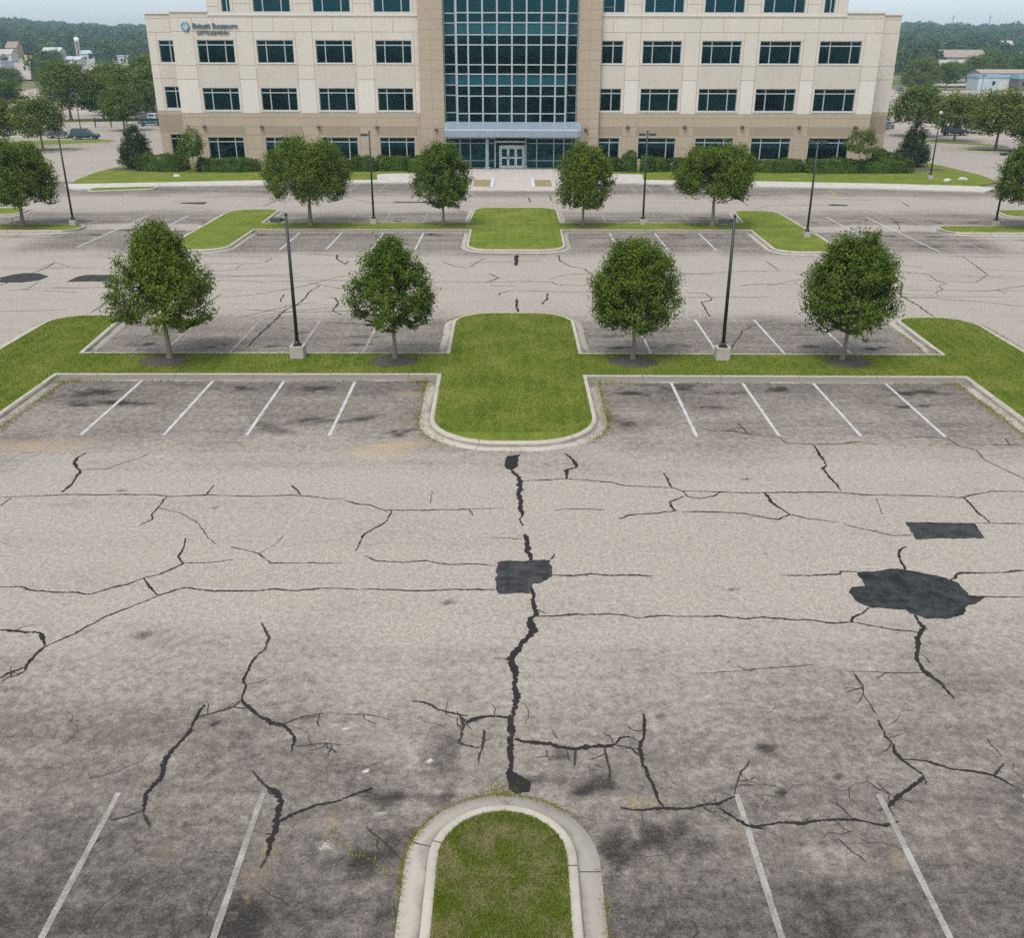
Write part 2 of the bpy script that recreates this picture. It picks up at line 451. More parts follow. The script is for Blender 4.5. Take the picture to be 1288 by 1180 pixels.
# ------------------------------------------------------------------ parking lot sheet with its stains
ROWS = [  # y0, y1 of the stalls, y of the kerb end, line offsets
    ('E', 29.9, 36.0, 1), ('D', 39.5, 45.4, -1), ('C', 62.6, 69.8, 1), ('B', 73.1, 78.6, -1), ('A', 90.3, 97.0, 1)]
def sm(x, a, b):
    t = np.clip((x - a) / (b - a), 0, 1); return t * t * (3 - 2 * t)
def make_lot():
    ys = np.concatenate([np.arange(-30, 6, 1.2), np.arange(6, 50, .13), np.arange(50, 132, .33), np.arange(132, 238, 3.0)])
    xs = np.concatenate([np.arange(-160, -48, 3.0), np.arange(-48, -25, .4), np.arange(-25, 25, .14), np.arange(25, 48, .4), np.arange(48, 163, 3.0)])
    X, Y = np.meshgrid(xs, ys)
    rng = np.random.default_rng(5)
    D = np.full(X.shape, .10); T = np.zeros(X.shape); L = np.zeros(X.shape)
    wob = .5 * np.sin(X * .33 + 1) + .35 * np.sin(X * .81 + 2.2) + .25 * np.sin(X * 1.9)
    def band(y0, y1, f0, f1, a, xlim=60):
        return a * sm(Y + wob * .8, y0 - f0, y0 + f0) * (1 - sm(Y + wob * .5, y1 - f1, y1 + f1)) * (1 - sm(np.abs(X), xlim, xlim + 3))
    D += band(28.6, 36.6, 2.6, .4, .34, 17.6)
    D += band(33.2, 36.6, 1.2, .3, .13, 17.2)
    D += band(38.6, 45.8, .3, 2.0, .40, 18)
    D += band(61.5, 70.2, 2.4, .3, .38, 31)
    D += band(72.8, 79.2, .3, 2.0, .36, 60)
    D += band(88.5, 98, 2.5, .4, .40, 60)
    D += .43 * (1 - sm(Y + wob * .8 - .05 * X, 12.0, 20.5))
    D += .16 * (1 - sm(Y + wob - .02 * X, 10.2, 13.0))
    D += .08 * sm(-X - .0 * Y, 1.0, 11) * (1 - sm(Y + wob, 15, 20))
    D -= .05 * band(46.5, 61, 1.5, 1.5, 1) ; D -= .04 * band(18, 27, 2, 2, 1)
    D += .10 * sm(Y, 128, 140)
    def blob(A, x, y, rx, ry, a, rot=0.0):
        c, s = math.cos(rot), math.sin(rot)
        u = ((X - x) * c + (Y - y) * s) / rx; v = (-(X - x) * s + (Y - y) * c) / ry
        q = u * u + v * v
        w = 1 + .35 * np.sin(u * 3.1 + x * 7) * np.sin(v * 2.7 + y * 5)
        A += a * np.exp(-(q * w) ** 1.6 * .9)
    # oil drips near the head of each stall
    for (nm, y0, y1, side), step, off, xm in zip(ROWS, (2.77, 2.85, 3.0, 2.9, 2.8), (6.16, 5.9, 6.8, 7.0, 6.5), (18, 18, 32, 40, 36)):
        for sgn in (1, -1):
            k = -1
            while True:
                x = sgn * (off + (k + .5) * step); k += 1
                if abs(x) > xm: break
                if rng.random() < .18: continue
                ye = (y1 - 1.05 - rng.random() * .5) if side > 0 else (y0 + 1.0 + rng.random() * .5)
                xs_ = x + rng.normal(0, .2); am = rng.uniform(.3, .62)
                for _q in range(rng.integers(4, 9)): blob(D, xs_ + rng.normal(0, .34), ye + rng.normal(0, .13), rng.uniform(.10, .34), rng.uniform(.06, .15), am * rng.uniform(.5, 1.0), rng.normal(0, .2))
                if rng.random() < .5: blob(D, x + rng.normal(0, .3), ye - side * (.8 + rng.random() * 1.6), .3 + .4 * rng.random(), .12 + .12 * rng.random(), .22, 0)
    # tyre-darkened streaks down the aisles
    for y in (16.5, 19.0, 22.3, 24.6, 26.8, 48, 51.5, 55, 58.2, 61, 81.5, 84, 87):
        x0 = rng.uniform(-18, 18); blob(D, x0, y, rng.uniform(5, 12), rng.uniform(.25, .6), rng.uniform(.04, .09)); blob(D, -x0 * 1.3, y + .8, 7, .4, .06)
    for _ in range(22): blob(D, rng.uniform(-24, 24), rng.uniform(15, 29), rng.uniform(.5, 2.4), rng.uniform(.2, .6), rng.uniform(-.09, .07))
    for _ in range(44): blob(D, rng.uniform(-8, 8), rng.uniform(8.5, 15), rng.uniform(.2, .8), rng.uniform(.15, .5), rng.uniform(-.16, .10))
    # single marks
    for x, y, rx, ry, a in [(-3.86, 30.4, .42, .36, .6), (-4.0, 10.3, .25, .5, .95), (-4.05, 10.0, .18, .3, .6), (-11.4, 25.64, .13, .1, .8), (-8.33, 24.52, .1, .07, .7), (-8.5, 18.1, .8, .3, .3), (-1.49, 19.45, .16, .12, .55),
                            (7.04, 26.53, .16, .07, .7), (5.25, 20.06, .12, .06, .7), (14.9, 33.1, .4, .1, .6), (-5.72, 14.99, .06, .05, .8), (4.7, 14.3, .16, .12, .6), (5.5, 13.6, .06, .06, .7),
                            (5.8, 13.5, .09, .05, .7), (4.7, 13.1, .07, .06, .7), (2.92, 15.2, .06, .05, .9), (2.1, 14.9, .04, .04, .9), (-5.05, 14.0, .45, .5, .22), (4.6, 10.6, .5, .9, .15),
                            (-5.9, 10.9, 2.0, 1.0, .04), (-1.9, 13.0, .9, .4, .34), (1.0, 13.3, .9, .35, .34), (1.65, 11.9, .35, .6, .36), (-2.3, 11.9, .8, .4, .36), (-2.0, 10.8, .5, .5, .2),
                            (2.6, 12.2, .8, .4, .3), (.9, 14.1, .2, .12, .5), (-1.2, 14.2, .3, .6, .25), (-3.0, 36.0, 1.0, .5, .4), (-6.9, 31.4, 2.2, .6, .3), (-14.0, 33.4, 1.8, .4, .35),
                            (-15.9, 34.4, 1.0, .5, .35), (6.0, 35.2, 1.2, .4, .4), (15.6, 34.6, 1.3, .4, .4), (14.2, 33.0, .3, .15, .5), (3.6, 31.2, .7, 1.6, .2), (-27, 57, 3, .5, .2), (27, 55, 4, .6, .2),
                            (27.5, 64.5, 1.0, .3, .5), (30.5, 64.5, 1.0, .3, .4), (24.5, 66.0, 1.1, .3, .4), (-27, 70.5, 1.2, .3, .5), (-34.5, 67.5, 1.2, .3, .5), (36, 67, 1.5, .4, .4)]:
        if rx > .34 and y < 40:
            for _q in range(9): blob(D, x + rng.normal(0, rx * .55), y + rng.normal(0, ry * .55), rx * rng.uniform(.14, .5), ry * rng.uniform(.16, .5), a * rng.uniform(.35, .8), rng.normal(0, .5))
        else: blob(D, x, y, rx, ry, a)
    for x, y, rx, ry, a in [(-14.6, 29.2, 1.7, 1.0, .42), (-17.5, 29.0, 2.0, .8, .4), (-4.4, 28.6, 1.6, .9, .48), (-3.3, 29.6, 1.0, .7, .4), (-3.8, 34.3, 1.1, .5, .45), (-4.4, 32.2, .8, .4, .38), (-2.9, 33.2, .4, 1.2, .3),
                            (-4.0, 11.4, .45, 1.4, .34), (-3.1, 12.4, .5, .3, .4), (2.2, 12.9, .5, .2, .45), (-2.9, 14.2, .5, .3, .3), (3.8, 12.2, .4, .3, .3), (6.2, 11.6, .25, .3, .45), (-6.4, 9.9, .6, .3, .4),
                            (-5.4, 42, .8, .6, .4), (19.6, 51, 3, .7, .3), (-24.5, 50.5, 2, .5, .35), (12.5, 93.2, 1.5, .7, .4), (-3.6, 14.6, .25, .15, .4), (-5.6, 11.8, .5, .3, .3), (16.0, 37, 1, .6, .2),
                            (29.3, 59, 3, .5, .3), (33, 55, 3, .5, .3), (20, 86, 5, .6, .25), (-30, 86, 5, .6, .2)]:
        blob(T, x, y, rx, ry, a)
    for x, y, rx, ry, a in [(-3.1, 14.88, .10, .08, 1.0), (-1.51, 13.97, .11, .07, 1.0), (-2.58, 13.7, .11, .07, .9), (-4.93, 14.3, .06, .05, .8), (-5.7, 12.1, .16, .05, .5), (6.2, 11.55, .2, .06, .5), (-9.3, 22.6, 1.6, .25, .3),
                            (-2.6, 22.9, 1.3, .25, .26), (10.6, 16.9, 1.7, .3, .35), (-8.0, 18.6, 1.0, .3, .25), (-10, 15.3, .5, .15, .4), (-3.0, 20.6, 1.2, .2, .22), (-2.2, 12.6, .2, .1, .6), (-3.0, 11.9, .22, .14, .55),
                            (5.6, 21.0, 2.2, .1, .3), (-3.5, 11.2, .4, .9, .25), (13.6, 22.1, 1.0, .12, .3)]:
        blob(L, x, y, rx, ry, a)
    ny, nx = X.shape
    V = np.stack([X, Y, np.zeros_like(X)], -1).reshape(-1, 3)
    i = np.arange(ny - 1)[:, None]; j = np.arange(nx - 1)[None]
    F = np.stack([i * nx + j, i * nx + j + 1, (i + 1) * nx + j + 1, (i + 1) * nx + j], -1).reshape(-1, 4)
    me = np_mesh('parking_lot', V, F, M['asphalt'])
    at = me.color_attributes.new('stain', 'FLOAT_COLOR', 'POINT')
    at.data.foreach_set('color', np.stack([D, T, L, np.ones_like(D)], -1).astype(np.float32).ravel())
    return tag(link('parking_lot', me), 'cracked and stained grey asphalt parking lot without cars', kind='structure')
LOT = make_lot()

# ------------------------------------------------------------------ cracks, patches, painted lines on the lot
CRACKS = [
(0.038,[(-14.72,25.13),(-13.84,25.22),(-12.97,25.33),(-11.74,25.32),(-10.36,25.33),(-9.9,25.22),(-8.82,25.32),(-7.42,25.23),(-6.37,25.33),(-5.57,25.19),(-5.28,25.07),(-4.88,25.09)]),
(0.065,[(-13.61,28.51),(-13.73,28.07),(-13.61,27.6),(-13.19,27.03),(-13.11,26.49),(-13.05,25.91),(-13.1,25.48)]),
(0.025,[(-11.58,28.52),(-11.77,28.0),(-12.15,27.65),(-12.46,27.19),(-13.22,27.15)]),
(0.044,[(-9.94,25.19),(-9.96,24.53),(-9.99,24.06),(-9.85,23.73),(-10.09,23.37)]),
(0.022,[(-9.94,24.48),(-9.12,24.06),(-8.6,23.57),(-8.01,22.63),(-7.69,22.26)]),
(0.038,[(-8.83,26.03),(-8.84,25.39)]),
(0.046,[(-6.52,26.04),(-6.12,25.33)]),
(0.023,[(-14.43,24.55),(-14.37,25.11)]),
(0.045,[(-8.61,22.63),(-8.48,22.04),(-8.48,21.64),(-8.23,21.24),(-8.46,20.93),(-8.65,20.69),(-8.97,20.51),(-9.25,20.21),(-9.57,20.05),(-9.94,19.76),(-10.44,19.84),(-11.01,19.85),(-11.5,19.95),(-11.76,20.1),(-12.25,20.08)]),
(0.027,[(-8.24,21.27),(-7.52,21.31),(-7.03,21.45)]),
(0.051,[(-8.97,20.51),(-8.67,20.09),(-8.35,19.72)]),
(0.04,[(-7.28,22.13),(-6.82,21.95),(-6.47,21.79),(-6.05,21.28),(-5.18,21.28),(-4.26,21.27)]),
(0.014,[(-6.47,21.79),(-6.19,22.2),(-6.05,22.8)]),
(0.044,[(-4.06,20.05),(-4.62,20.04),(-5.13,19.92),(-5.69,20.02),(-6.11,19.91),(-7.12,19.9),(-7.86,20.06),(-8.32,19.72),(-8.63,19.36),(-9.21,18.79),(-9.57,18.18),(-10.07,17.54)]),
(0.05,[(-10.07,17.54),(-10.14,17.11),(-10.15,16.78),(-10.39,16.59),(-10.46,16.41)]),
(0.076,[(-11.35,18.22),(-10.91,18.16),(-10.37,18.07),(-10.07,17.58)]),
(0.038,[(-10.14,17.11),(-10.08,16.68),(-10.16,16.5),(-10.32,16.45)]),
(0.039,[(-5.62,18.52),(-5.31,17.94),(-5.29,17.48),(-5.44,17.18),(-5.46,16.7),(-5.48,16.26)]),
(0.037,[(-4.88,25.07),(-4.45,24.77),(-4.03,24.68),(-3.53,24.32),(-2.31,24.35),(-1.2,24.4),(-1.07,23.98)]),
(0.019,[(-1.2,24.44),(-0.23,24.48)]),
(0.049,[(-3.36,24.29),(-3.42,23.68),(-3.72,23.19),(-3.95,22.81),(-3.98,22.28),(-4.03,21.92)]),
(0.04,[(-3.74,21.69),(-3.41,21.4),(-2.74,21.33),(-2.15,21.43),(-1.6,21.23),(-0.93,21.26),(-0.37,21.18)]),
(0.038,[(-4.06,20.02),(-3.17,20.01),(-2.28,19.94),(-1.33,20.02),(-0.35,19.99)]),
(0.13,[(-0.01,27.16),(0.25,26.36),(0.22,25.15),(0.27,24.27),(0.21,23.77)]),
(0.043,[(0.21,23.77),(0.31,23.39)]),
(0.047,[(0.29,26.36),(1.67,26.54),(2.92,26.28),(3.37,26.03),(4.22,25.94),(4.77,25.91),(5.02,25.63)]),
(0.074,[(1.69,28.55),(1.91,28.01),(2.0,27.44),(1.65,27.17),(1.65,26.54)]),
(0.056,[(4.62,26.94),(4.68,26.48),(4.71,25.91)]),
(0.052,[(4.97,25.31),(4.5,24.9),(4.59,24.35),(4.06,24.17),(3.38,24.09),(2.95,23.82)]),
(0.026,[(1.18,24.35),(1.79,24.45),(2.6,24.39)]),
(0.097,[(0.34,22.9),(0.39,22.3),(0.47,21.44)]),
(0.046,[(0.98,20.71),(1.5,20.68),(1.96,20.77),(2.41,20.69),(3.06,20.71),(3.45,20.66)]),
(0.034,[(0.97,21.49),(1.1,21.8)]),
(0.104,[(0.48,20.32),(0.51,19.58),(0.54,19.11),(0.42,18.55),(0.49,18.27),(0.29,17.85),(0.06,17.35),(-0.03,17.12),(0.06,16.63),(0.09,16.28)]),
(0.036,[(0.51,18.81),(1.27,18.88),(2.19,18.93),(2.6,18.87),(2.89,18.74),(3.32,18.84),(3.92,18.83)]),
(0.024,[(0.54,19.13),(0.79,18.94)]),
(0.017,[(-0.39,17.17),(-0.03,17.12)]),
(0.015,[(-2.34,25.68),(-2.32,24.78)]),
(0.014,[(-0.56,22.7),(0.28,22.6)]),
(0.046,[(4.98,25.66),(6.13,25.61),(6.89,25.54),(7.76,25.58),(9.31,25.61),(10.34,25.43),(11.85,25.37),(13.04,25.26),(14.0,25.69),(14.99,25.68)]),
(0.046,[(4.98,25.68),(5.06,25.3),(5.43,25.15),(5.85,25.32),(6.09,25.59)]),
(0.068,[(7.37,25.55),(7.44,24.79),(7.72,24.12)]),
(0.044,[(4.76,24.28),(5.72,24.27),(6.51,24.17),(6.97,23.92),(7.34,23.81),(7.72,24.12),(8.19,23.84),(8.95,23.68)]),
(0.028,[(9.01,23.52),(9.58,23.18),(10.17,22.85),(10.74,22.87)]),
(0.066,[(9.86,29.23),(9.82,28.27),(9.8,27.62),(9.59,27.35),(9.62,26.51),(9.65,25.69)]),
(0.035,[(6.38,30.96),(6.76,30.58),(7.56,30.54),(7.95,30.27),(8.84,30.05),(9.04,29.46),(9.92,29.35),(10.62,29.37),(11.34,29.57),(12.0,29.34)]),
(0.036,[(7.82,31.33),(7.95,30.32)]),
(0.034,[(13.1,29.93),(13.67,30.06),(14.49,29.89),(14.57,29.23),(15.0,28.85),(14.91,28.08),(15.12,27.44),(15.43,26.58)]),
(0.035,[(15.79,29.36),(16.76,29.32)]),
(0.035,[(16.42,29.9),(16.29,29.36)]),
(0.059,[(13.05,25.25),(13.01,24.34),(13.07,23.64)]),
(0.029,[(12.62,23.6),(13.97,23.58)]),
(0.061,[(10.25,22.23),(10.0,22.01),(9.85,21.62),(9.77,21.01)]),
(0.039,[(6.63,20.72),(7.44,20.72),(8.08,20.79),(8.15,20.91),(8.6,20.87)]),
(0.059,[(10.67,20.49),(11.05,20.85),(11.81,20.87),(12.29,20.91),(12.71,20.99)]),
(0.038,[(10.84,19.76),(11.41,19.71),(12.09,19.72)]),
(0.048,[(8.27,19.23),(8.03,18.97),(7.77,18.82),(7.63,18.57)]),
(0.042,[(3.88,18.81),(4.73,18.86),(5.3,18.72),(5.75,18.81),(6.27,18.71),(6.8,18.68),(7.24,18.55),(7.67,18.61),(8.2,18.41),(8.68,18.26),(9.01,18.18)]),
(0.074,[(9.2,18.91),(9.21,18.36),(8.88,17.94),(8.7,17.43),(8.55,17.18),(8.56,16.75),(8.77,16.31)]),
(0.022,[(8.5,16.67),(7.92,16.66),(6.96,16.73)]),
(0.017,[(6.36,16.96),(5.21,16.81),(3.8,16.62)]),
(0.027,[(7.07,16.65),(7.09,16.31)]),
(0.018,[(10.49,25.2),(10.31,24.15)]),
(0.054,[(-5.35,17.39),(-5.45,17.1),(-5.47,16.72),(-5.49,16.39),(-5.37,16.17),(-5.35,15.72)]),
(0.071,[(-5.35,15.72),(-4.98,15.32),(-4.57,14.98),(-4.36,14.96),(-4.07,14.61),(-4.04,14.2)]),
(0.021,[(-4.37,14.97),(-4.03,15.2),(-3.64,15.3)]),
(0.031,[(-5.34,15.69),(-5.44,15.5),(-5.8,15.29),(-6.03,15.19)]),
(0.026,[(-5.44,15.48),(-5.12,15.46)]),
(0.063,[(-6.03,15.56),(-6.07,15.19),(-6.07,14.79),(-6.18,14.37),(-6.27,13.97),(-6.19,13.45),(-6.32,13.05),(-6.21,12.64)]),
(0.031,[(-6.21,12.64),(-5.98,12.3)]),
(0.027,[(-6.26,12.66),(-6.44,12.54),(-6.69,12.44)]),
(0.021,[(-6.68,12.06),(-6.84,11.81)]),
(0.089,[(-4.3,13.29),(-4.08,13.12),(-3.93,12.9),(-3.9,12.43),(-3.91,12.08),(-3.89,11.68)]),
(0.037,[(-4.63,13.66),(-4.3,13.29)]),
(0.029,[(-3.89,11.68),(-3.94,11.41)]),
(0.054,[(-3.89,12.4),(-3.65,12.62),(-3.33,12.81),(-2.91,12.93)]),
(0.035,[(-4.03,12.14),(-3.9,12.15)]),
(0.015,[(-4.0,14.31),(-3.43,14.42),(-3.14,14.37)]),
(0.107,[(0.09,17.41),(-0.01,17.13),(0.09,16.6),(0.11,15.92),(0.07,15.46),(-0.02,15.17),(0.01,14.77),(-0.03,14.32),(0.01,13.88),(-0.03,13.57)]),
(0.056,[(-0.02,15.17),(-0.41,15.22),(-0.71,15.15),(-0.86,15.02)]),
(0.047,[(-1.96,15.68),(-1.64,15.61),(-1.45,15.43),(-1.08,15.29),(-0.84,15.23)]),
(0.039,[(-1.0,15.25),(-0.9,14.93),(-0.98,14.43),(-0.58,14.28)]),
(0.039,[(-0.52,14.81),(-0.54,14.24)]),
(0.024,[(-0.55,14.24),(-0.59,13.85)]),
(0.083,[(0.06,14.54),(0.5,14.43),(0.89,14.31),(1.18,14.27),(1.58,14.35),(1.93,14.4)]),
(0.045,[(1.93,14.4),(2.04,14.59),(2.22,14.63)]),
(0.034,[(1.92,14.38),(2.19,14.31),(2.35,14.07)]),
(0.029,[(1.18,14.25),(1.14,13.82)]),
(0.062,[(2.56,15.3),(2.52,14.86),(2.4,14.44),(2.36,13.89),(2.43,13.54),(2.51,13.11),(2.6,12.76)]),
(0.054,[(1.86,12.76),(2.26,12.71),(2.6,12.75),(2.93,12.74)]),
(0.029,[(1.72,14.32),(1.75,13.82),(1.73,13.34)]),
(0.019,[(1.49,13.85),(1.67,13.75)]),
(0.02,[(0.76,14.82),(0.86,14.55)]),
(0.019,[(0.44,14.03),(0.66,14.07),(0.64,14.25)]),
(0.041,[(-2.91,12.95),(-2.66,13.1),(-2.4,13.23)]),
(0.022,[(-2.41,12.32),(-2.11,12.03),(-1.72,11.58)]),
(0.015,[(-3.29,15.28),(-2.72,15.24),(-2.29,15.08)]),
(0.05,[(2.9,12.74),(3.28,12.84),(3.53,12.86),(3.87,13.05)]),
(0.028,[(3.86,13.08),(4.04,13.55),(4.32,13.97)]),
(0.044,[(3.53,12.76),(3.7,12.58),(3.92,12.35),(4.23,12.27)]),
(0.053,[(3.93,12.34),(4.49,12.43),(4.88,12.41),(5.35,12.49),(5.75,12.5),(6.19,12.36),(6.47,12.46)]),
(0.07,[(6.41,12.8),(6.66,13.04),(7.04,13.32),(7.31,13.55)]),
(0.037,[(7.31,13.59),(7.29,13.34)]),
(0.049,[(7.06,15.13),(7.02,14.64),(7.09,14.42),(7.03,14.19),(7.1,13.98),(7.32,13.61)]),
(0.043,[(7.1,14.01),(7.52,13.96),(7.87,13.75),(8.18,13.7),(8.57,13.58),(8.8,13.31)]),
(0.038,[(8.58,13.59),(8.92,13.91)]),
(0.019,[(8.91,14.59),(8.94,14.06)]),
(0.055,[(8.68,17.44),(8.58,17.15),(8.55,16.72),(8.75,16.32),(8.82,15.8)]),
(0.027,[(7.09,16.65),(7.12,16.21),(7.04,15.95)]),
(0.015,[(7.04,15.95),(7.09,15.27)]),
(0.023,[(6.62,13.06),(6.4,13.22),(6.28,13.42)]),
(0.023,[(6.2,12.71),(6.41,12.8)]),
(0.022,[(5.56,12.9),(5.71,12.52)]),
(0.022,[(6.41,12.8),(6.45,12.59)]),
(0.013,[(5.32,12.1),(5.65,11.54)]),
(0.051,[(-20.7,46.4),(-20.67,47.85),(-20.8,48.71)]),
(0.033,[(-26.55,51.41),(-25.14,51.19),(-23.13,50.82)]),
(0.034,[(-26.16,51.27),(-26.29,53.26)]),
(0.037,[(-28.11,57.56),(-27.53,58.47),(-26.31,57.46)]),
(0.037,[(-16.51,41.87),(-16.38,42.54)]),
(0.037,[(-16.33,56.63),(-16.25,58.17)]),
(0.049,[(-18.64,58.38),(-15.13,58.54)]),
(0.034,[(-17.28,53.77),(-13.98,53.69)]),
(0.053,[(-11.46,43.1),(-11.51,40.45)]),
(0.062,[(-11.5,41.81),(-11.34,45.11),(-11.29,47.09),(-10.89,48.14),(-10.78,49.91),(-10.85,50.84),(-10.57,52.55)]),
(0.054,[(-11.91,48.79),(-12.07,50.46)]),
(0.063,[(-9.71,49.92),(-9.25,49.7),(-8.9,48.68),(-8.88,46.91),(-8.29,46.11)]),
(0.034,[(-14.32,53.28),(-13.02,53.55),(-11.03,53.83),(-9.09,53.85),(-7.12,53.55),(-4.17,53.58),(0.24,53.52)]),
(0.061,[(-11.1,61.4),(-10.85,59.9),(-10.04,58.35),(-10.09,59.46)]),
(0.051,[(-15.09,58.91),(-14.88,60.18)]),
(0.028,[(-10.86,43.82),(-9.96,43.11)]),
(0.058,[(-1.38,55.93),(-0.77,54.56),(-1.49,53.29)]),
(0.043,[(-0.71,50.23),(-0.67,50.84),(-0.07,51.42)]),
(0.036,[(-4.33,59.34),(-3.49,57.82),(-2.62,57.35),(-1.73,60.32)]),
(0.034,[(-1.3,52.64),(0.24,52.6)]),
(0.061,[(2.92,61.35),(2.91,59.6),(3.44,57.89),(4.25,57.13),(4.56,55.71)]),
(0.045,[(-0.2,53.67),(2.19,53.64),(2.44,52.92),(4.28,52.69)]),
(0.033,[(-0.19,51.42),(1.45,51.29),(4.16,50.98)]),
(0.064,[(1.87,50.82),(1.81,49.57),(1.48,48.34)]),
(0.093,[(0.22,49.56),(0.21,48.24),(0.29,46.78)]),
(0.147,[(0.26,61.32),(0.22,58.15)]),
(0.053,[(9.23,51.12),(10.32,50.8),(10.42,49.74),(10.18,49.2),(9.72,48.98),(9.65,47.48),(9.57,45.94)]),
(0.045,[(12.49,52.62),(13.09,53.02),(14.33,53.14)]),
(0.035,[(9.02,56.77),(9.96,55.93),(11.54,55.55)]),
(0.032,[(7.45,49.62),(9.41,49.96),(13.56,50.0)]),
(0.035,[(2.11,54.48),(3.32,55.58),(4.5,55.71)]),
(0.065,[(21.81,55.32),(21.77,53.62),(20.53,50.56),(20.59,48.2),(20.51,45.96)]),
(0.034,[(22.88,56.62),(24.06,55.68),(23.92,54.16),(24.17,53.38),(23.45,52.72),(23.33,51.88),(22.6,51.15),(22.53,50.44)]),
(0.032,[(20.5,50.19),(26.2,50.25)]),
(0.033,[(21.17,51.71),(27.62,51.67)]),
(0.049,[(28.08,59.36),(27.84,57.84),(27.49,55.71)]),
(0.034,[(23.23,54.16),(25.88,53.66),(27.49,55.71)]),
(0.034,[(13.8,53.13),(16.04,53.05)]),
(0.048,[(15.57,59.54),(15.7,56.84)]),
(0.033,[(26.27,51.9),(26.31,50.95)]),
(0.031,[(28.34,61.29),(28.14,59.36)]),
(0.07,[(1.38,87.84),(1.51,84.7)]),
(0.07,[(3.32,89.19),(3.36,85.34)]),
(0.068,[(19.84,86.2),(19.65,82.59)]),
(0.068,[(33.44,85.16),(33.03,82.43)]),
(0.071,[(-20.71,82.02),(-20.12,86.23)]),
(0.051,[(-0.31,82.89),(0.71,82.67)]),
]

PATCHES = [
[(-0.37,21.34),(-0.27,21.41),(0.97,21.47),(1.01,21.1),(0.99,20.68),(0.84,20.45),(0.51,20.28),(0.41,19.82),(-0.31,19.8),(-0.38,20.06)],
[(-0.16,28.28),(0.26,28.43),(0.16,27.43),(-0.01,27.16),(-0.19,27.3),(-0.22,27.89)],
[(10.76,23.66),(12.62,23.6),(12.52,22.73),(10.66,22.64)],
[(8.53,20.87),(9.08,20.94),(9.59,21.07),(9.94,20.94),(10.44,20.72),(10.81,20.36),(10.84,19.76),(11.15,19.68),(10.94,19.5),(10.59,19.32),(10.32,18.92),(9.89,18.75),(9.4,18.75),(9.13,18.97),(9.07,19.14),(8.3,19.22),(8.04,19.55),(8.01,19.91),(8.17,20.16),(8.51,20.2)],
[(-0.06,13.74),(0.05,13.64),(0.24,13.47),(0.34,13.37),(0.31,13.14),(0.1,13.08),(-0.04,13.2),(-0.11,13.61)],
[(-29.02,54.45),(-28.66,55.16),(-28.2,55.66),(-27.33,55.56),(-26.38,54.74),(-26.48,53.68),(-27.14,53.15),(-28.38,53.14)],
[(-24.79,53.33),(-24.7,54.76),(-24.36,55.2),(-22.85,55.21),(-22.18,53.46),(-23.76,53.44)],
[(-28.06,83.43),(-27.9,84.03),(-25.94,84.3),(-25.87,82.99)],
[(26.48,83.5),(27.11,83.87),(28.2,83.53),(28.15,82.83),(26.68,83.04)],
[(0.13,61.12),(0.39,61.12),(0.32,58.1),(0.1,58.09)],
]   # SECOND coat last

def jag(pts, step, amp, rng):
    P = [np.array(p, float) for p in pts]
    out = [P[0]]
    for a, b in zip(P[:-1], P[1:]):
        L = np.linalg.norm(b - a)
        k = max(1, int(L / step))
        n = np.array([-(b - a)[1], (b - a)[0]]) / max(L, 1e-6)
        for q in range(1, k + 1):
            t = q / k
            out.append(a + (b - a) * t + (n * rng.normal(0, amp) if q < k else 0))
    return np.array(out)
def ribbon(mb, pts, w, rng, z, taper=True):
    P = jag(pts, max(.16, w * 1.6), max(.012, w * .22), rng)
    P = jag(P, max(.035, w * .45), max(.004, w * .06), rng)
    n = len(P)
    if n < 2: return
    T = np.gradient(P, axis=0); T /= np.linalg.norm(T, axis=1)[:, None] + 1e-9
    N = np.stack([-T[:, 1], T[:, 0]], -1)
    lf = np.convolve(rng.normal(0, 1, n + 8), np.ones(9) / 3.0, 'valid')[:n]
    ww = w * .5 * np.clip(1 + .20 * lf + rng.normal(0, .16, n), .35, 1.7)
    if taper:
        e = np.minimum(np.arange(n), np.arange(n)[::-1]) / max(2.0, n * .12)
        ww = ww * np.clip(.55 + .45 * e, 0, 1)
    A = P + N * (ww * (1 + rng.normal(0, .22, n)))[:, None]; B = P - N * (ww * (1 + rng.normal(0, .22, n)))[:, None]
    vs = [(x, y, z + rng.uniform(0, .0005)) for x, y in A] + [(x, y, z + rng.uniform(0, .0005)) for x, y in B]
    mb.add(vs, [(i, n + i, n + i + 1, i + 1) for i in range(n - 1)])
def smooth_poly(pts, step, amp, rng):
    return [tuple(p) for p in jag(list(pts) + [pts[0]], step, amp, rng)[:-1]]
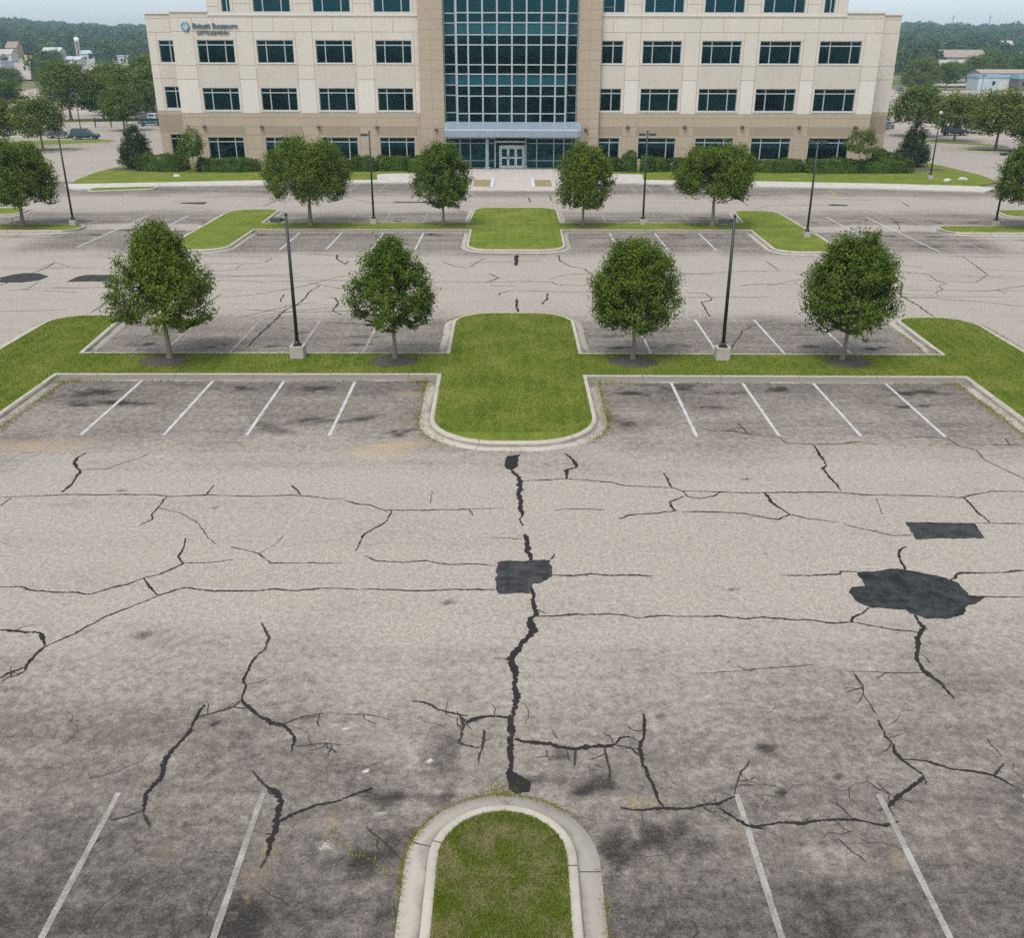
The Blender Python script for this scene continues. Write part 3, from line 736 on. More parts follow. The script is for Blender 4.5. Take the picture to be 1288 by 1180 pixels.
def make_marks():
    rng = np.random.default_rng(21)
    wide, thin = MB(), MB()
    for i, (w, pts) in enumerate(CRACKS):
        Y = pts[len(pts) // 2][1]
        z = .004 + .0006 * (i % 5)
        small = w < (.040 if Y < 45 else .085)
        ribbon(thin if small else wide, pts, min(w * (1.3 if small else 1.1), .40) * (1.0 if Y < 40 else 1.05), rng, z)
    # fine alligator cracking between the big ones
    for _ in range(26):
        x, y = rng.uniform(-9, 9), rng.uniform(9.5, 16)
        if abs(x) < 2 and y < 13: continue
        p = [(x, y)]; a = rng.uniform(0, 6.3)
        for _k in range(rng.integers(3, 7)):
            a += rng.normal(0, .7); p.append((p[-1][0] + .22 * math.cos(a), p[-1][1] + .22 * math.sin(a)))
        ribbon(thin, p, .012, rng, .0035)
    for _ in range(70):
        x, y = rng.uniform(-40, 40), rng.choice([rng.uniform(44, 62), rng.uniform(79, 91), rng.uniform(62, 80)], p=[.6, .3, .1])
        p = [(x, y)]; a = rng.choice([0, math.pi]) + rng.normal(0, .12) if rng.random() < .6 else rng.uniform(0, 6.3)
        for _k in range(rng.integers(3, 9)):
            a += rng.normal(0, .16); p.append((p[-1][0] + 1.1 * math.cos(a), p[-1][1] + 1.1 * math.sin(a)))
        ribbon(thin, p, rng.uniform(.04, .075), rng, .0035)
    near = [c[1] for c in CRACKS if c[1][0][1] < 18.5 and len(c[1]) > 2]
    for _ in range(48):      # little side branches
        pts = near[rng.integers(0, len(near))]; k = rng.integers(0, len(pts) - 1); u = rng.random()
        (xa, ya), (xb, yb) = pts[k], pts[k + 1]
        x, y = xa + (xb - xa) * u, ya + (yb - ya) * u; p = [(x, y)]; a = math.atan2(yb - ya, xb - xa) + rng.choice([-1, 1]) * rng.uniform(.6, 1.4)
        for _k in range(3):
            a += rng.normal(0, .5); p.append((p[-1][0] + .02 * y ** .7 * math.cos(a), p[-1][1] + .02 * y ** .7 * math.sin(a)))
        ribbon(thin, p, .0011 * y + .006, rng, .0037)
    wide.build('sealed_cracks', M['sealant'], LOT)
    thin.build('fine_cracks', M['hair'], LOT)
    for i, p in enumerate(PATCHES):
        mb = MB(); q = smooth_poly(smooth_poly(p, .16, .022, rng), .05, .009, rng)
        mb.add([(x, y, .0075 + .0004 * (i == 10)) for x, y in q], [tuple(range(len(q)))])
        o = mb.build('asphalt_patch', M['sealant'] if i in (1, 4, 9) else M['tar'] if i == 3 else M['patch'], LOT)
    # painted stall lines
    def line(x0, y0, x1, y1, w, m, z=.0055):
        mb = MB(); d = Vector((x1 - x0, y1 - y0)); n = Vector((-d.y, d.x)).normalized() * w / 2
        k = max(2, int(d.length / .25)); vs = []
        for i in range(k + 1):
            p = Vector((x0, y0)) + d * i / k
            j = 1 + rng.normal(0, .05)
            vs += [(p.x + n.x * j, p.y + n.y * j, z), (p.x - n.x * j, p.y - n.y * j, z)]
        mb.add(vs, [(2 * i, 2 * i + 1, 2 * i + 3, 2 * i + 2) for i in range(k)])
        mb.build('painted_line', m, LOT)
    for x in (-14.42, -11.65, -8.88, -6.11, 6.17, 8.94, 11.68, 14.48): line(x, 30.05, x, 35.8, .115, M['paint'])
    for x0, x1 in ((-6.8, -6.8), (-4.30, -4.32), (3.90, 3.95), (6.36, 6.38), (8.88, 8.88), (-9.3, -9.3), (-11.8, -11.8), (11.4, 11.4)): line(x0, 13.1, x1, 7.4, .105, M['faint_paint'])
    for x in (-14.92, -12.03, -9.15, -6.35, 5.9, 8.77, 11.6, 14.45): line(x, 45.4, x, 39.7, .11, M['paint'] if x > 0 else M['faint_paint'])
    for x in (-15.05, -12.07, -9.14, -6.31, 6.88, 10.08, 13.2): line(x, 62.9, x, 69.4, .12, M['paint'])
    for x in (-15.25, -12.42, -9.7, -6.71, 7.03, 10.25, 13.38): line(x, 73.5, x, 78.4, .11, M['faint_paint'])
    for x in (24.45, 27.55, 30.62): line(x, 62.6, x, 76.9, .12, M['paint'] if x < 30 else M['faint_paint'])
    for x in (33.5, 36.5, 39.5, 42.5): line(x, 72.3, x, 77.2, .11, M['faint_paint']); line(x, 62.8, x, 68.9, .11, M['faint_paint'])
    for x in (-25.3, -28.45, -31.4): line(x, 63.6, x, 77.0, .12, M['paint'] if x > -30 else M['faint_paint'])
    for x in (-34.5, -37.6, -40.6): line(x, 72.3, x, 77.2, .11, M['faint_paint']); line(x, 63.2, x, 68.9, .11, M['faint_paint'])
    for x in (-27.8, -25.1, -21.0, -18.1, -14.97, -12.19, -9.4, 11.25, 12.75, 14.8, 17.6, 20.4, 25.6): line(x, 90.8, x, 96.4 - max(0, abs(x) - 24) * .3, .11, M['faint_paint'])
    line(29.3, 89.6, 29.3, 92.6, .14, M['orange_paint'])
make_marks()
# ------------------------------------------------------------------ kerbed islands
def rounded(pts):
    """closed outline from (x, y, radius) corners, counter-clockwise"""
    out = []
    n = len(pts)
    for i in range(n):
        p = Vector(pts[i][:2]); r = pts[i][2] if len(pts[i]) > 2 else 0
        a = Vector(pts[i - 1][:2]) - p; b = Vector(pts[(i + 1) % n][:2]) - p
        if r <= 0: out.append((p.x, p.y)); continue
        an = a.angle(b); d = min(r / math.tan(an / 2), a.length * .5, b.length * .5); r2 = d * math.tan(an / 2)
        a.normalize(); b.normalize()
        c = p + (a + b).normalized() * (r2 / math.sin(an / 2))
        s, e = p + a * d - c, p + b * d - c
        tot = s.angle(e); k = max(3, int(tot / R(7)))
        sg = 1 if s.cross(e) > 0 else -1
        for q in range(k + 1):
            t = sg * tot * q / k
            v = Vector((s.x * math.cos(t) - s.y * math.sin(t), s.x * math.sin(t) + s.y * math.cos(t)))
            out.append((c.x + v.x, c.y + v.y))
    return out
def offset(loop, d):
    n = len(loop); out = []
    for i in range(n):
        p0, p, p1 = (Vector(loop[i - 1]), Vector(loop[i]), Vector(loop[(i + 1) % n]))
        u = (p - p0).normalized(); v = (p1 - p).normalized()
        nu, nv = Vector((u.y, -u.x)), Vector((v.y, -v.x))
        m = (nu + nv); m = m / max(m.dot(nu), .35) if m.length > 1e-6 else nu
        out.append((p.x + m.x * d, p.y + m.y * d))
    return out
def dense(loop, step):
    out = []
    for a, b in zip(loop, loop[1:] + loop[:1]):
        k = max(1, int(math.dist(a, b) / step))
        out += [(a[0] + (b[0] - a[0]) * i / k, a[1] + (b[1] - a[1]) * i / k) for i in range(k)]
    return out
PROFILE = [(-.03, .10), (0, .15), (.006, .156), (.13, .156), (.15, .148), (.175, .035), (.19, .022), (.525, .014), (.53, -.02)]
GUT = [0, 0, 0, 0, .15, 1.0, .75, .1, .1]
OUTLINES = []
def island(name, loop, label, gutter=True, kerb_label=None):
    loop = dense(loop, .6)
    me = bpy.data.meshes.new(name)
    bm = bmesh.new()
    vs = [bm.verts.new((x, y, .149)) for x, y in loop]
    f = bm.faces.new(vs); f.normal_update()
    if f.normal.z < 0: f.normal_flip()
    bmesh.ops.triangulate(bm, faces=[f])
    bm.to_mesh(me); bm.free(); me.materials.append(M['turf'])
    o = tag(link(name, me), label, kind='structure')
    prof = PROFILE if gutter else PROFILE[:6] + [(.18, -.02)]
    k, n = len(prof), len(loop)
    V, along, gut = [], [], []
    s = [0.0]
    for a, b in zip(loop, loop[1:]): s.append(s[-1] + math.dist(a, b))
    for q, (d, z) in enumerate(prof):
        for i, (x, y) in enumerate(offset(loop, d)):
            dirty = .62 if any(abs(y - c) < .75 for c in (36.3, 39.1, 70.0, 72.9)) and abs(x) > 2.9 else .06 if len(loop) > 60 else 0
            V.append((x, y, z)); along.append(s[i] + .7); gut.append(GUT[min(q, 8)] + (dirty if q > 3 else 0))
    F = np.array([(q * n + i, (q + 1) * n + i, (q + 1) * n + (i + 1) % n, q * n + (i + 1) % n) for q in range(k - 1) for i in range(n)])
    km = np_mesh('kerb', np.array(V), F, M['kerb'])
    for nm, dat in (('along', along), ('gutter', gut)):
        at = km.attributes.new(nm, 'FLOAT', 'POINT'); at.data.foreach_set('value', np.array(dat, np.float32))
    link('kerb', km, o)
    OUTLINES.append(offset(loop, .535 if gutter else .19))
    return o, loop
ISL = {}
ISL['near'] = island('grass_island', rounded([(-1.16, 2.0, .9), (.885, 2.0, .9), (.885, 12.52, 1.02), (-1.16, 12.52, 1.02)]),
       'rounded end of the nearest grass island with a wide concrete kerb')
ISL['one'] = island('grass_island', rounded([
    (-21.7, 27.4, 1.5), (-18.0, 27.4, 1.5), (-18.0, 36.33), (-2.78, 36.42), (-2.66, 29.25, 2.25), (2.78, 29.25, 2.25), (2.77, 36.25), (17.85, 36.2), (17.75, 27.4, 1.5),
    (21.6, 27.4, 1.5), (21.66, 45.25, 1.5), (18.35, 45.25, .85), (18.2, 39.05), (2.79, 39.13), (2.75, 45.98, 1.75), (-2.66, 45.98, 1.75), (-2.61, 39.15), (-18.2, 39.1), (-18.72, 45.4, .85), (-21.75, 45.4, 1.5)]),
       'long grass island with a broad central lawn and four young trees')
ISL['two'] = island('grass_island', rounded([
    (-22.35, 62.2, 1.6), (-18.55, 62.2, 1.6), (-18.5, 69.95), (-2.9, 70.05), (-2.85, 62.44, 1.6), (3.3, 62.44, 1.6), (3.38, 70.1), (17.1, 70.1), (16.95, 61.95, 1.4),
    (21.1, 61.95, 1.6), (20.95, 79.1, 1.7), (17.75, 79.1, .8), (17.2, 73.1), (3.5, 72.95), (3.45, 80.5, 1.4), (-2.95, 80.5, 1.4), (-3.15, 72.9), (-18.6, 72.7), (-18.75, 79.3, .8), (-22.4, 79.3, 1.7)]),
       'far grass island before the office building, with four trees')
ISL['left'] = island('grass_island', rounded([(-62, 69.35, .8), (-31.1, 69.35, 1.1), (-31.1, 71.95, 1.1), (-62, 71.95, .8)]), 'narrow grass strip beside the lamp post at the left edge')
ISL['right'] = island('grass_island', rounded([(30.9, 69.2, 1.1), (62, 69.2, .8), (62, 71.95, .8), (30.9, 71.95, 1.1)]), 'narrow grass strip beside the lamp post at the right edge')
ISL['stub'] = island('grass_island', rounded([(-52, 76.4, 1.0), (-38.6, 76.4, 1.3), (-38.9, 79.8, 1.3), (-52, 79.8, 1.0)]), 'small kerbed grass patch behind the left edge tree')
ISL['stub2'] = island('grass_island', rounded([(38.6, 76.4, 1.0), (54, 76.4, 1.3), (54, 79.8, 1.3), (38.9, 79.8, 1.0)]), 'small kerbed grass patch behind the right edge tree')
island('grass_island', rounded([(-38.4, 90.2, .6), (-33.2, 92.0, .5), (-33.4, 93.6, .5), (-38.9, 92.2, .6)]), 'sliver of grass between the sidewalk and the asphalt at left', gutter=False)
# strips far out at both sides of the building
island('grass_island', rounded([(-66, 127.6, .7), (-56.2, 129.0, 1.0), (-57.0, 130.6, .8), (-66, 130.2, .6)]), 'small grass strip under the left roadside tree')
island('grass_island', rounded([(-70, 131.6, 1.5), (-56.5, 141.0, .9), (-56.8, 145.5, .9), (-66.5, 144.2, .8), (-72, 140.5, .8)]), 'grass island beside the dark parked car at left')
island('grass_island', rounded([(-84, 181, 1.0), (-60, 184, 1.0), (-60, 188, 1.0), (-84, 187, 1.0)]), 'grass verge under the big trees at left')
island('grass_island', rounded([(57.5, 144.0, 1.0), (67.0, 136.6, .8), (67.6, 138.8, .8), (60.5, 149.0, 1.2)]), 'grass wedge under the young tree right of the building')
island('grass_island', rounded([(58.5, 130.8, .9), (70, 128.4, .9), (70, 132.2, .9), (59.6, 132.8, .9)]), 'grass strip under the wide tree at right')

# trees' mulch rings
def mulch(x, y, rx, ry):
    rng = np.random.default_rng(int(abs(x) * 100))
    mb = MB(); n = 40; vs = [(x, y, .185)]
    for r_, z in ((.55, .182), (.86, .168), (1.0, .150)):
        for i in range(n):
            t = 2 * math.pi * i / n; w = 1 + .05 * math.sin(3 * t + x) + rng.normal(0, .02)
            vs.append((x + rx * r_ * w * math.cos(t), y + ry * r_ * w * math.sin(t), z + rng.normal(0, .008 if r_ < 1 else 0)))
    fs = [(0, 1 + i, 1 + (i + 1) % n) for i in range(n)]
    for k in range(2): fs += [(1 + k * n + i, 1 + (k + 1) * n + i, 1 + (k + 1) * n + (i + 1) % n, 1 + k * n + (i + 1) % n) for i in range(n)]
    o = mb.add(vs, fs).build('mulch', M['mulch'])
    tag(o, 'ring of dark bark mulch around a young tree', kind='stuff')
for x in (-14.25, -4.87, 4.97, 13.75): mulch(x, 38.05, 1.0, .82)

# ------------------------------------------------------------------ building lawn, sidewalk, plaza
def slab(name, poly, z, m, label, side=None):
    mb = MB(); mb.prism(poly, -.02, z)
    return tag(mb.build(name, m), label, kind='structure')
lawn_l = rounded([(-42.1, 95.5, .5), (-33.9, 96.9), (-25.3, 98.6), (-13.45, 99.3), (-14.1, 104.4, 1.0), (-10.2, 104.8), (-10.2, 112.3), (-36, 112.3), (-36, 118), (-41, 118, 1), (-43.2, 111), (-43.6, 105, 3), (-43.0, 98.5, 1.5)])
lawn_r = rounded([(13.0, 99.6), (24.4, 98.7), (36, 97), (44.3, 95.2, .4), (47.8, 98.5, 2), (48.6, 104, 3), (48.2, 113), (47, 120, 1), (39, 118), (39, 112.3), (9.6, 112.3), (9.6, 104.8), (13.5, 104.3, .8)])
slab('lawn', lawn_l, .135, M['turf'], 'lawn before the left half of the office building')
slab('lawn', lawn_r, .135, M['turf'], 'lawn before the right half of the office building')
walk_l = [(-42.6, 94.9), (-40.5, 91.6), (-38.8, 91.9), (-37.5, 92.9), (-33, 94.2), (-24.5, 95.0), (-14, 97.0), (-5.0, 97.2), (-4.4, 94.6), (-4.4, 104.6), (-10.2, 104.8), (-14.1, 104.4), (-13.45, 99.28), (-25.3, 98.58), (-33.9, 96.88), (-42.1, 95.48)]
walk_r = [(44.3, 95.18), (36, 96.98), (24.4, 98.68), (13.0, 99.58), (13.5, 104.3), (9.6, 104.8), (4.4, 104.6), (4.4, 94.6), (5.0, 97.2), (12, 97.0), (23.5, 94.6), (34, 93.4), (39, 92.2), (43.2, 91.2), (45.6, 94.0)]
slab('sidewalk', walk_l, .12, M['walk'], 'pale concrete sidewalk along the left lawn')
slab('sidewalk', walk_r, .12, M['walk'], 'pale concrete sidewalk along the right lawn')
slab('plaza', [(-4.38, 91.4), (4.38, 91.4), (4.38, 104.62), (9.58, 104.82), (9.58, 112.2), (-10.18, 112.2), (-10.18, 104.82), (-4.38, 104.62)], .118, M['plaza'], 'concrete entrance plaza before the glass doors')
for s in (-1, 1):
    mb = MB(); mb.quad((s * 2.95 - .8, 94.2, .123), (s * 2.95 + .8, 94.2, .123), (s * 2.95 + .8, 99.4, .123), (s * 2.95 - .8, 99.4, .123))
    tag(mb.build('planting_bed', M['bed']), 'bare planting bed left of the plaza path' if s < 0 else 'bare planting bed right of the plaza path', kind='structure')
    mb = MB(); x = s * 1.95; mb.box(x - .16, x + .16, 93.6, 100.4, .11, .20)
    tag(mb.build('ramp_kerb', M['ramp_paint']), 'blue-white painted ramp kerb %s of the plaza path' % ('left' if s < 0 else 'right'), kind='structure')
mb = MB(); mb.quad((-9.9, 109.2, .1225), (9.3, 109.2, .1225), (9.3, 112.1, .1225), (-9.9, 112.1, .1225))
tag(mb.build('doorstep_paving', plain('brown_paving', (.26, .21, .175), .8, .3, 0, .4, 1.5)), 'darker brown paving under the entrance canopy', kind='structure')  # darker brown strip laid along the entrance front
# far pale lots
mb = MB(); mb.quad((66, 168, .01), (70, 150, .01), (330, 150, .01), (330, 168, .01)); mb.quad((60, 168, .01), (330, 168, .01), (420, 372, .01), (60, 372, .01))
tag(mb.build('far_lot', M['pale_lot']), 'pale far parking lot beyond the trees at right', kind='structure')
mb = MB(); mb.quad((-330, 150, .01), (-72, 150, .01), (-58, 400, .01), (-330, 400, .01))
tag(mb.build('far_lot', M['pale_lot']), 'pale far parking lot beyond the trees at left', kind='structure')

def sheet(poly, dz, m, name, label):
    mb = MB(); bm = bmesh.new(); f = bm.faces.new([bm.verts.new((x, y, 0)) for x, y in poly])
    bmesh.ops.triangulate(bm, faces=[f]); bmesh.ops.subdivide_edges(bm, edges=bm.edges, cuts=7, use_grid_fill=True)
    for v in bm.verts: v.co.z = float(land(np.array(v.co.x), np.array(v.co.y))) + dz
    me = bpy.data.meshes.new(name); bm.to_mesh(me); bm.free(); me.materials.append(m); tag(link(name, me), label, kind='structure')
sheet([(-330, 400), (-150, 400), (-190, 585), (-330, 585)], .5, M['pale_lot'], 'far_yard', 'pale paved yards around the far houses at left')
sheet([(150, 373), (330, 373), (330, 455), (185, 455)], .5, M['pale_lot'], 'far_yard', 'pale paved yard behind the shed and shop at right')

# ------------------------------------------------------------------ grass blades and gutter weeds
def inside(loop, X, Y):
    r = np.zeros(X.shape, bool); n = len(loop)
    for i in range(n):
        x0, y0 = loop[i - 1]; x1, y1 = loop[i]
        c = ((y0 > Y) != (y1 > Y)) & (X < (x1 - x0) * (Y - y0) / ((y1 - y0) if y1 != y0 else 1e-9) + x0)
        r ^= c
    return r
def blades(name, P, z, h, w, lean, mat, rng):
    n = len(P); a = rng.uniform(0, 2 * np.pi, n); H = h * rng.uniform(.5, 1.25, n); W = w * rng.uniform(.7, 1.3, n)
    dx, dy = np.cos(a) * W, np.sin(a) * W
    l = rng.normal(0, lean, (n, 2)) * H[:, None]
    V = np.zeros((n, 3, 3))
    V[:, 0] = np.stack([P[:, 0] - dx, P[:, 1] - dy, np.full(n, z)], -1); V[:, 1] = np.stack([P[:, 0] + dx, P[:, 1] + dy, np.full(n, z)], -1)
    V[:, 2] = np.stack([P[:, 0] + l[:, 0], P[:, 1] + l[:, 1], z + H], -1)
    return link(name, np_mesh(name, V.reshape(-1, 3), np.arange(3 * n).reshape(-1, 3), mat))
def make_grass():
    rng = np.random.default_rng(3)
    P = rng.uniform((-1.2, 5.5), (.95, 12.6), (160000, 2)); P = P[inside(ISL['near'][1], P[:, 0], P[:, 1])]
    tag(blades('grass', P, .147, .038, .005, .7, M['blade'], rng), 'patchy dry and green grass on the nearest island', kind='stuff')
    P = rng.uniform((-22, 30), (22, 46.2), (430000, 2)); P = P[inside(ISL['one'][1], P[:, 0], P[:, 1])]
    tag(blades('grass', P, .147, .05, .010, .6, M['turf'], rng), 'short mown grass on the long island', kind='stuff')
    W = []
    for li, dens in ((0, 190), (1, 80), (2, 20)):
        loop = OUTLINES[li]
        for i, (a, b) in enumerate(zip(loop, loop[1:] + loop[:1])):
            L = math.dist(a, b); mx, my = (a[0] + b[0]) / 2, (a[1] + b[1]) / 2
            v = mnoise.noise(Vector((mx * .55, my * .55, li * 3.1))) + .35 * mnoise.noise(Vector((mx * 2.3, my * 2.3, 5)))
            corner = li == 1 and min(abs(abs(mx) - 17.6), abs(abs(mx) - 3.3)) < .9 and my < 36.3
            k = int(L * dens * 1.3 * max(0, v + (.42 if li == 0 else .02) + (1.0 if corner else 0)) * 2.0)
            for _ in range(k):
                t = rng.random(); s = rng.normal(0, .036 if li < 1 else (.035 if not corner else .15))
                nx, ny = (b[1] - a[1]) / max(L, 1e-6), -(b[0] - a[0]) / max(L, 1e-6)
                W.append((a[0] + (b[0] - a[0]) * t + nx * s, a[1] + (b[1] - a[1]) * t + ny * s))
    for x, y, r_, k in [(-.25, 13.15, .16, 260), (-.08, 12.85, .05, 60), (-17.0, 36.1, .5, 420), (-16.0, 36.0, .5, 160), (3.3, 35.9, .35, 220), (17.0, 35.9, .6, 200), (-3.3, 35.9, .35, 140), (0, 28.72, .25, 60),
                        (-2.2, 12.0, .05, 20), (2.3, 12.85, .14, 60), (-2.9, 12.2, .04, 20), (0, 14.6, .04, 10), (.02, 15.2, .04, 10), (.3, 96, .1, 5), (-12.6, 69.4, .5, 40)]:
        W += list(rng.normal((x, y), (r_, r_ * .7), (k, 2)))
    # a weed-filled crack left of the near island
    for t in np.linspace(0, 1, 130):
        x = -2.95 + t * 1.25; y = 12.05 - .85 * t; W.append((x + rng.normal(0, .02), y + rng.normal(0, .02) + .06 * math.sin(t * 14)))
    tag(blades('weeds', np.array(W), .004, np.where(np.array(W)[:, 1] < 20, .04, .055), np.where(np.array(W)[:, 1] < 20, .008, .012), .8, M['weed'], rng), 'yellow-green weeds growing along the kerb edges', kind='stuff')
make_grass()
# ------------------------------------------------------------------ office building
YF = 112.0          # plane of the street front
ZW = [(.80, 3.10), (5.86, 8.15), (10.63, 12.88), (15.42, 17.70)]
BX = [(-33.55, -29.65), (-27.25, -23.35), (-20.98, -17.08), (-14.62, -10.78), (9.45, 11.75), (13.82, 17.95), (20.12, 24.30), (26.28, 30.62), (32.62, 37.08)]
def facade(mb, x0, x1, z0, z1, y, holes, mat_of, reveal=.26, xcuts=(), zcuts=()):
    xs = sorted({x0, x1, *xcuts, *[v for h in holes for v in h[:2]]}); zs = sorted({z0, z1, *zcuts, *[v for h in holes for v in h[2:]]})
    xs = [v for v in xs if x0 <= v <= x1]; zs = [v for v in zs if z0 <= v <= z1]
    for a, b in zip(xs, xs[1:]):
        for c, d in zip(zs, zs[1:]):
            xc, zc = (a + b) / 2, (c + d) / 2
            if any(h[0] < xc < h[1] and h[2] < zc < h[3] for h in holes): continue
            mb.quad((a, y, c), (b, y, c), (b, y, d), (a, y, d), mat_of(xc, zc))
    for h in holes:
        a, b, c, d = h; m = mat_of(a - .05, (c + d) / 2)
        mb.quad((a, y, c), (a, y, d), (a, y + reveal, d), (a, y + reveal, c), m); mb.quad((b, y, c), (b, y + reveal, c), (b, y + reveal, d), (b, y, d), m)
        mb.quad((a, y, c), (a, y + reveal, c), (b, y + reveal, c), (b, y, c), m); mb.quad((a, y, d), (b, y, d), (b, y + reveal, d), (a, y + reveal, d), m)
WM = None
def make_building():
    B = tag(empty('office_building', (0, YF, 0)), 'beige four storey office building with a glass entrance bay', 'building')
    def L(o): return o
    mats = [M['cream'], M['pale'], M['spandrel_cream'], M['brown'], M['tan'], M['joint'], M['coping'], M['roof']]
    CR, PA, SP, BR, TA, JO, CO, RO = range(8)
    o = YF                                             # geometry is written relative to the front plane
    def in_bay(x, pad=.28): return any(a - pad < x < b + pad for a, b in BX)
    def mat_of(x, z):
        if z < 5.15: return TA if z < 3.3 or not 3.3 < z < 4.25 else BR if in_bay(x) else TA
        if z < 5.60: return TA
        if in_bay(x) and z < 13.0 and not any(c < z < d for c, d in ZW): return SP
        if not in_bay(x) and 5.6 < z < 9.0: return PA
        return CR
    w = MB()
    zc = (3.3, 4.25, 5.15, 5.60, 9.0, 10.4, 13.0, 13.72, 15.07, 15.55)
    xc = [v for a, b in BX for v in (a - .28, b + .28)]
    for xa, xb in ((-36.1, -10.0), (9.35, 39.1)):
        holes = [(a, b, c, d) for a, b in BX for c, d in ZW[:3] if xa < a < xb]
        facade(w, xa, xb, 0, 15.55, 0, holes, mat_of, xcuts=xc, zcuts=zc)
    # fourth storey stands on the front plane, narrower than the storeys below
    B4 = [(-30.55, -29.65)] + BX[1:8] + [(32.62, 33.75)]
    for xa, xb in ((-32.1, -10.0), (9.35, 35.1)):
        facade(w, xa, xb, 15.55, 20.6, 0.0, [(a, b, 15.58, 17.7) for a, b in B4 if xa < a < xb], lambda x, z: CR, xcuts=[v for a, b in B4 for v in (a - .28, b + .28)], zcuts=(18.0, 19.2, 20.2))
    # set-back end bays
    ye = 4.0
    for xa, xb, hx in ((-40.1, -36.1, (-38.98, -36.75)), (39.1, 42.35, None)):
        holes = [(hx[0], hx[1], c, d) for c, d in ZW[:3]] if hx else []
        facade(w, xa, xb, 0, 15.5, ye, holes, lambda x, z: TA if z < 5.6 and not 3.3 < z < 5.15 else BR if z < 5.6 else SP if 8.2 < z < 10.5 and hx and hx[0] < x < hx[1] else CR, zcuts=zc, xcuts=())
    # returns, side and rear walls
    def wall(p, q, z0, z1, m): w.quad((*p, z0), (*q, z0), (*q, z1), (*p, z1), m)
    for x in (-36.1, 39.1): wall((x, 0), (x, ye), 0, 5.6, TA); wall((x, 0), (x, ye), 5.6, 15.55, CR)
    for x in (-40.1, 42.35): wall((x, ye), (x, 40), 0, 5.6, TA); wall((x, ye), (x, 40), 5.6, 15.5, CR)
    for x in (-32.1, 35.1): wall((x, 0), (x, 36), 15.55, 20.6, CR)
    wall((-40.1, 40), (42.35, 40), 0, 15.5, CR); wall((-32.1, 36), (35.1, 36), 15.0, 20.6, CR)
    # columns flanking the glass bay
    for xa, xb in ((-10.0, -7.4), (6.95, 9.35)):
        w.box(xa, xb, -.55, .6, 0, 21.2, TA)
    # plinth
    for xa, xb in ((-36.12, -10.02), (9.37, 39.12)): w.box(xa, xb, -.05, .02, 0, .42, BR)
    # reveal joints between the panels
    def hj(xa, xb, z, y=0, t=.022): w.box(xa, xb, y - .004, y + .02, z - t, z + t, JO)
    def vj(x, z0, z1, y=0, t=.020): w.box(x - t, x + t, y - .005, y + .02, z0, z1, JO)
    for xa, xb in ((-36.1, -10.0), (9.35, 39.1)):
        for z in (4.22, 5.15, 5.58, 13.70, 15.07): hj(xa, xb, z)
        bays = [b for b in BX if xa < b[0] < xb]
        ed = [xa] + [v for b in bays for v in (b[0] - .28, b[1] + .28)] + [xb]
        for p, q in zip(ed[::2], ed[1::2]):
            if q - p > .3: hj(p, q, 9.0); hj(p, q, 10.4); hj(p, q, 1.9); hj(p, q, 3.3)
        for v in ed[1:-1]: vj(v, 5.6, 13.68)
        for b in bays:
            vj(b[0] - .28, 4.24, 5.13); vj(b[0] - .28, .42, 4.2); vj(b[1] + .28, .42, 4.2); vj(b[0] - .28, 13.72, 15.05); vj((b[0] + b[1]) / 2, 13.72, 15.05)
            for c, d in ZW[:3]: w.box(b[0] - .10, b[1] + .10, -.06, .26, c - .10, c - .001, CO if c > 5 else TA)
    for xa, xb in ((-32.1, -10.0), (9.35, 35.1)):
        for z in (16.0, 16.9, 18.0, 19.2): hj(xa, xb, z) if z > 17.8 else None
        for v in [v for a, b in B4 for v in (a - .28, b + .28) if xa < v < xb]: vj(v, 15.57, 18.0)
        hj(xa, min(xb, xa + 1.2), 16.1); hj(xa, min(xb, xa + 1.2), 17.1)
        for (a, b), (c, d) in zip(B4, B4[1:]):
            if xa < b and c < xb: hj(b + .28, c - .28, 16.4); hj(b + .28, c - .28, 17.3)
    for xa, xb in ((-40.1, -36.1), (39.1, 42.35)):
        for z in (4.22, 5.15, 5.58, 9.0, 10.4, 13.70, 15.07): hj(xa, xb, z, ye)
    vj(-38.98 - .2, .4, 13.7, ye); vj(-37.5, 13.72, 15.05, ye); vj(-36.6, 8.3, 10.4, ye); vj(40.6, 13.72, 15.05, ye)
    for xa, xb in ((-10.0, -7.4), (6.95, 9.35)):
        for k in range(1, 22): hj(xa - .003, xb + .003, k * .98 + .2, -.55, .017)
        for k in range(21): vj((xa + xb) / 2, k * .98 + .24, k * .98 + 1.14, -.55, .015)
    # brown wall under the band has a course line of its own; parapet copings and roofs
    for xa, xb, y0, y1, z in ((-36.22, -32.12, -.12, .35, 15.55), (35.12, 39.22, -.12, .35, 15.55), (-40.22, -36.24, ye - .12, ye + .35, 15.5), (39.24, 42.47, ye - .12, ye + .35, 15.5), (-32.2, -10.02, -.1, .35, 20.6), (9.37, 35.2, -.1, .35, 20.6)):
        w.box(xa, xb, y0, y1, z + .001, z + .16, CO)
    for x, y0 in ((-40.1, ye + .36), (42.35, ye + .36)): w.box(x - .12, x + .12, y0, 40, 15.501, 15.66, CO)
    for xa, xb in ((-32.08, -10.0), (9.35, 35.08)): w.box(xa, xb, -.06, .0, 15.24, 15.36, CO)
    w.quad((-40.1, ye, 14.9), (42.35, ye, 14.9), (42.35, 40, 14.9), (-40.1, 40, 14.9), RO)
    w.quad((-36.1, .3, 14.9), (-32.1, .3, 14.9), (-32.1, ye, 14.9), (-36.1, ye, 14.9), RO); w.quad((35.1, .3, 14.9), (39.1, .3, 14.9), (39.1, ye, 14.9), (35.1, ye, 14.9), RO)
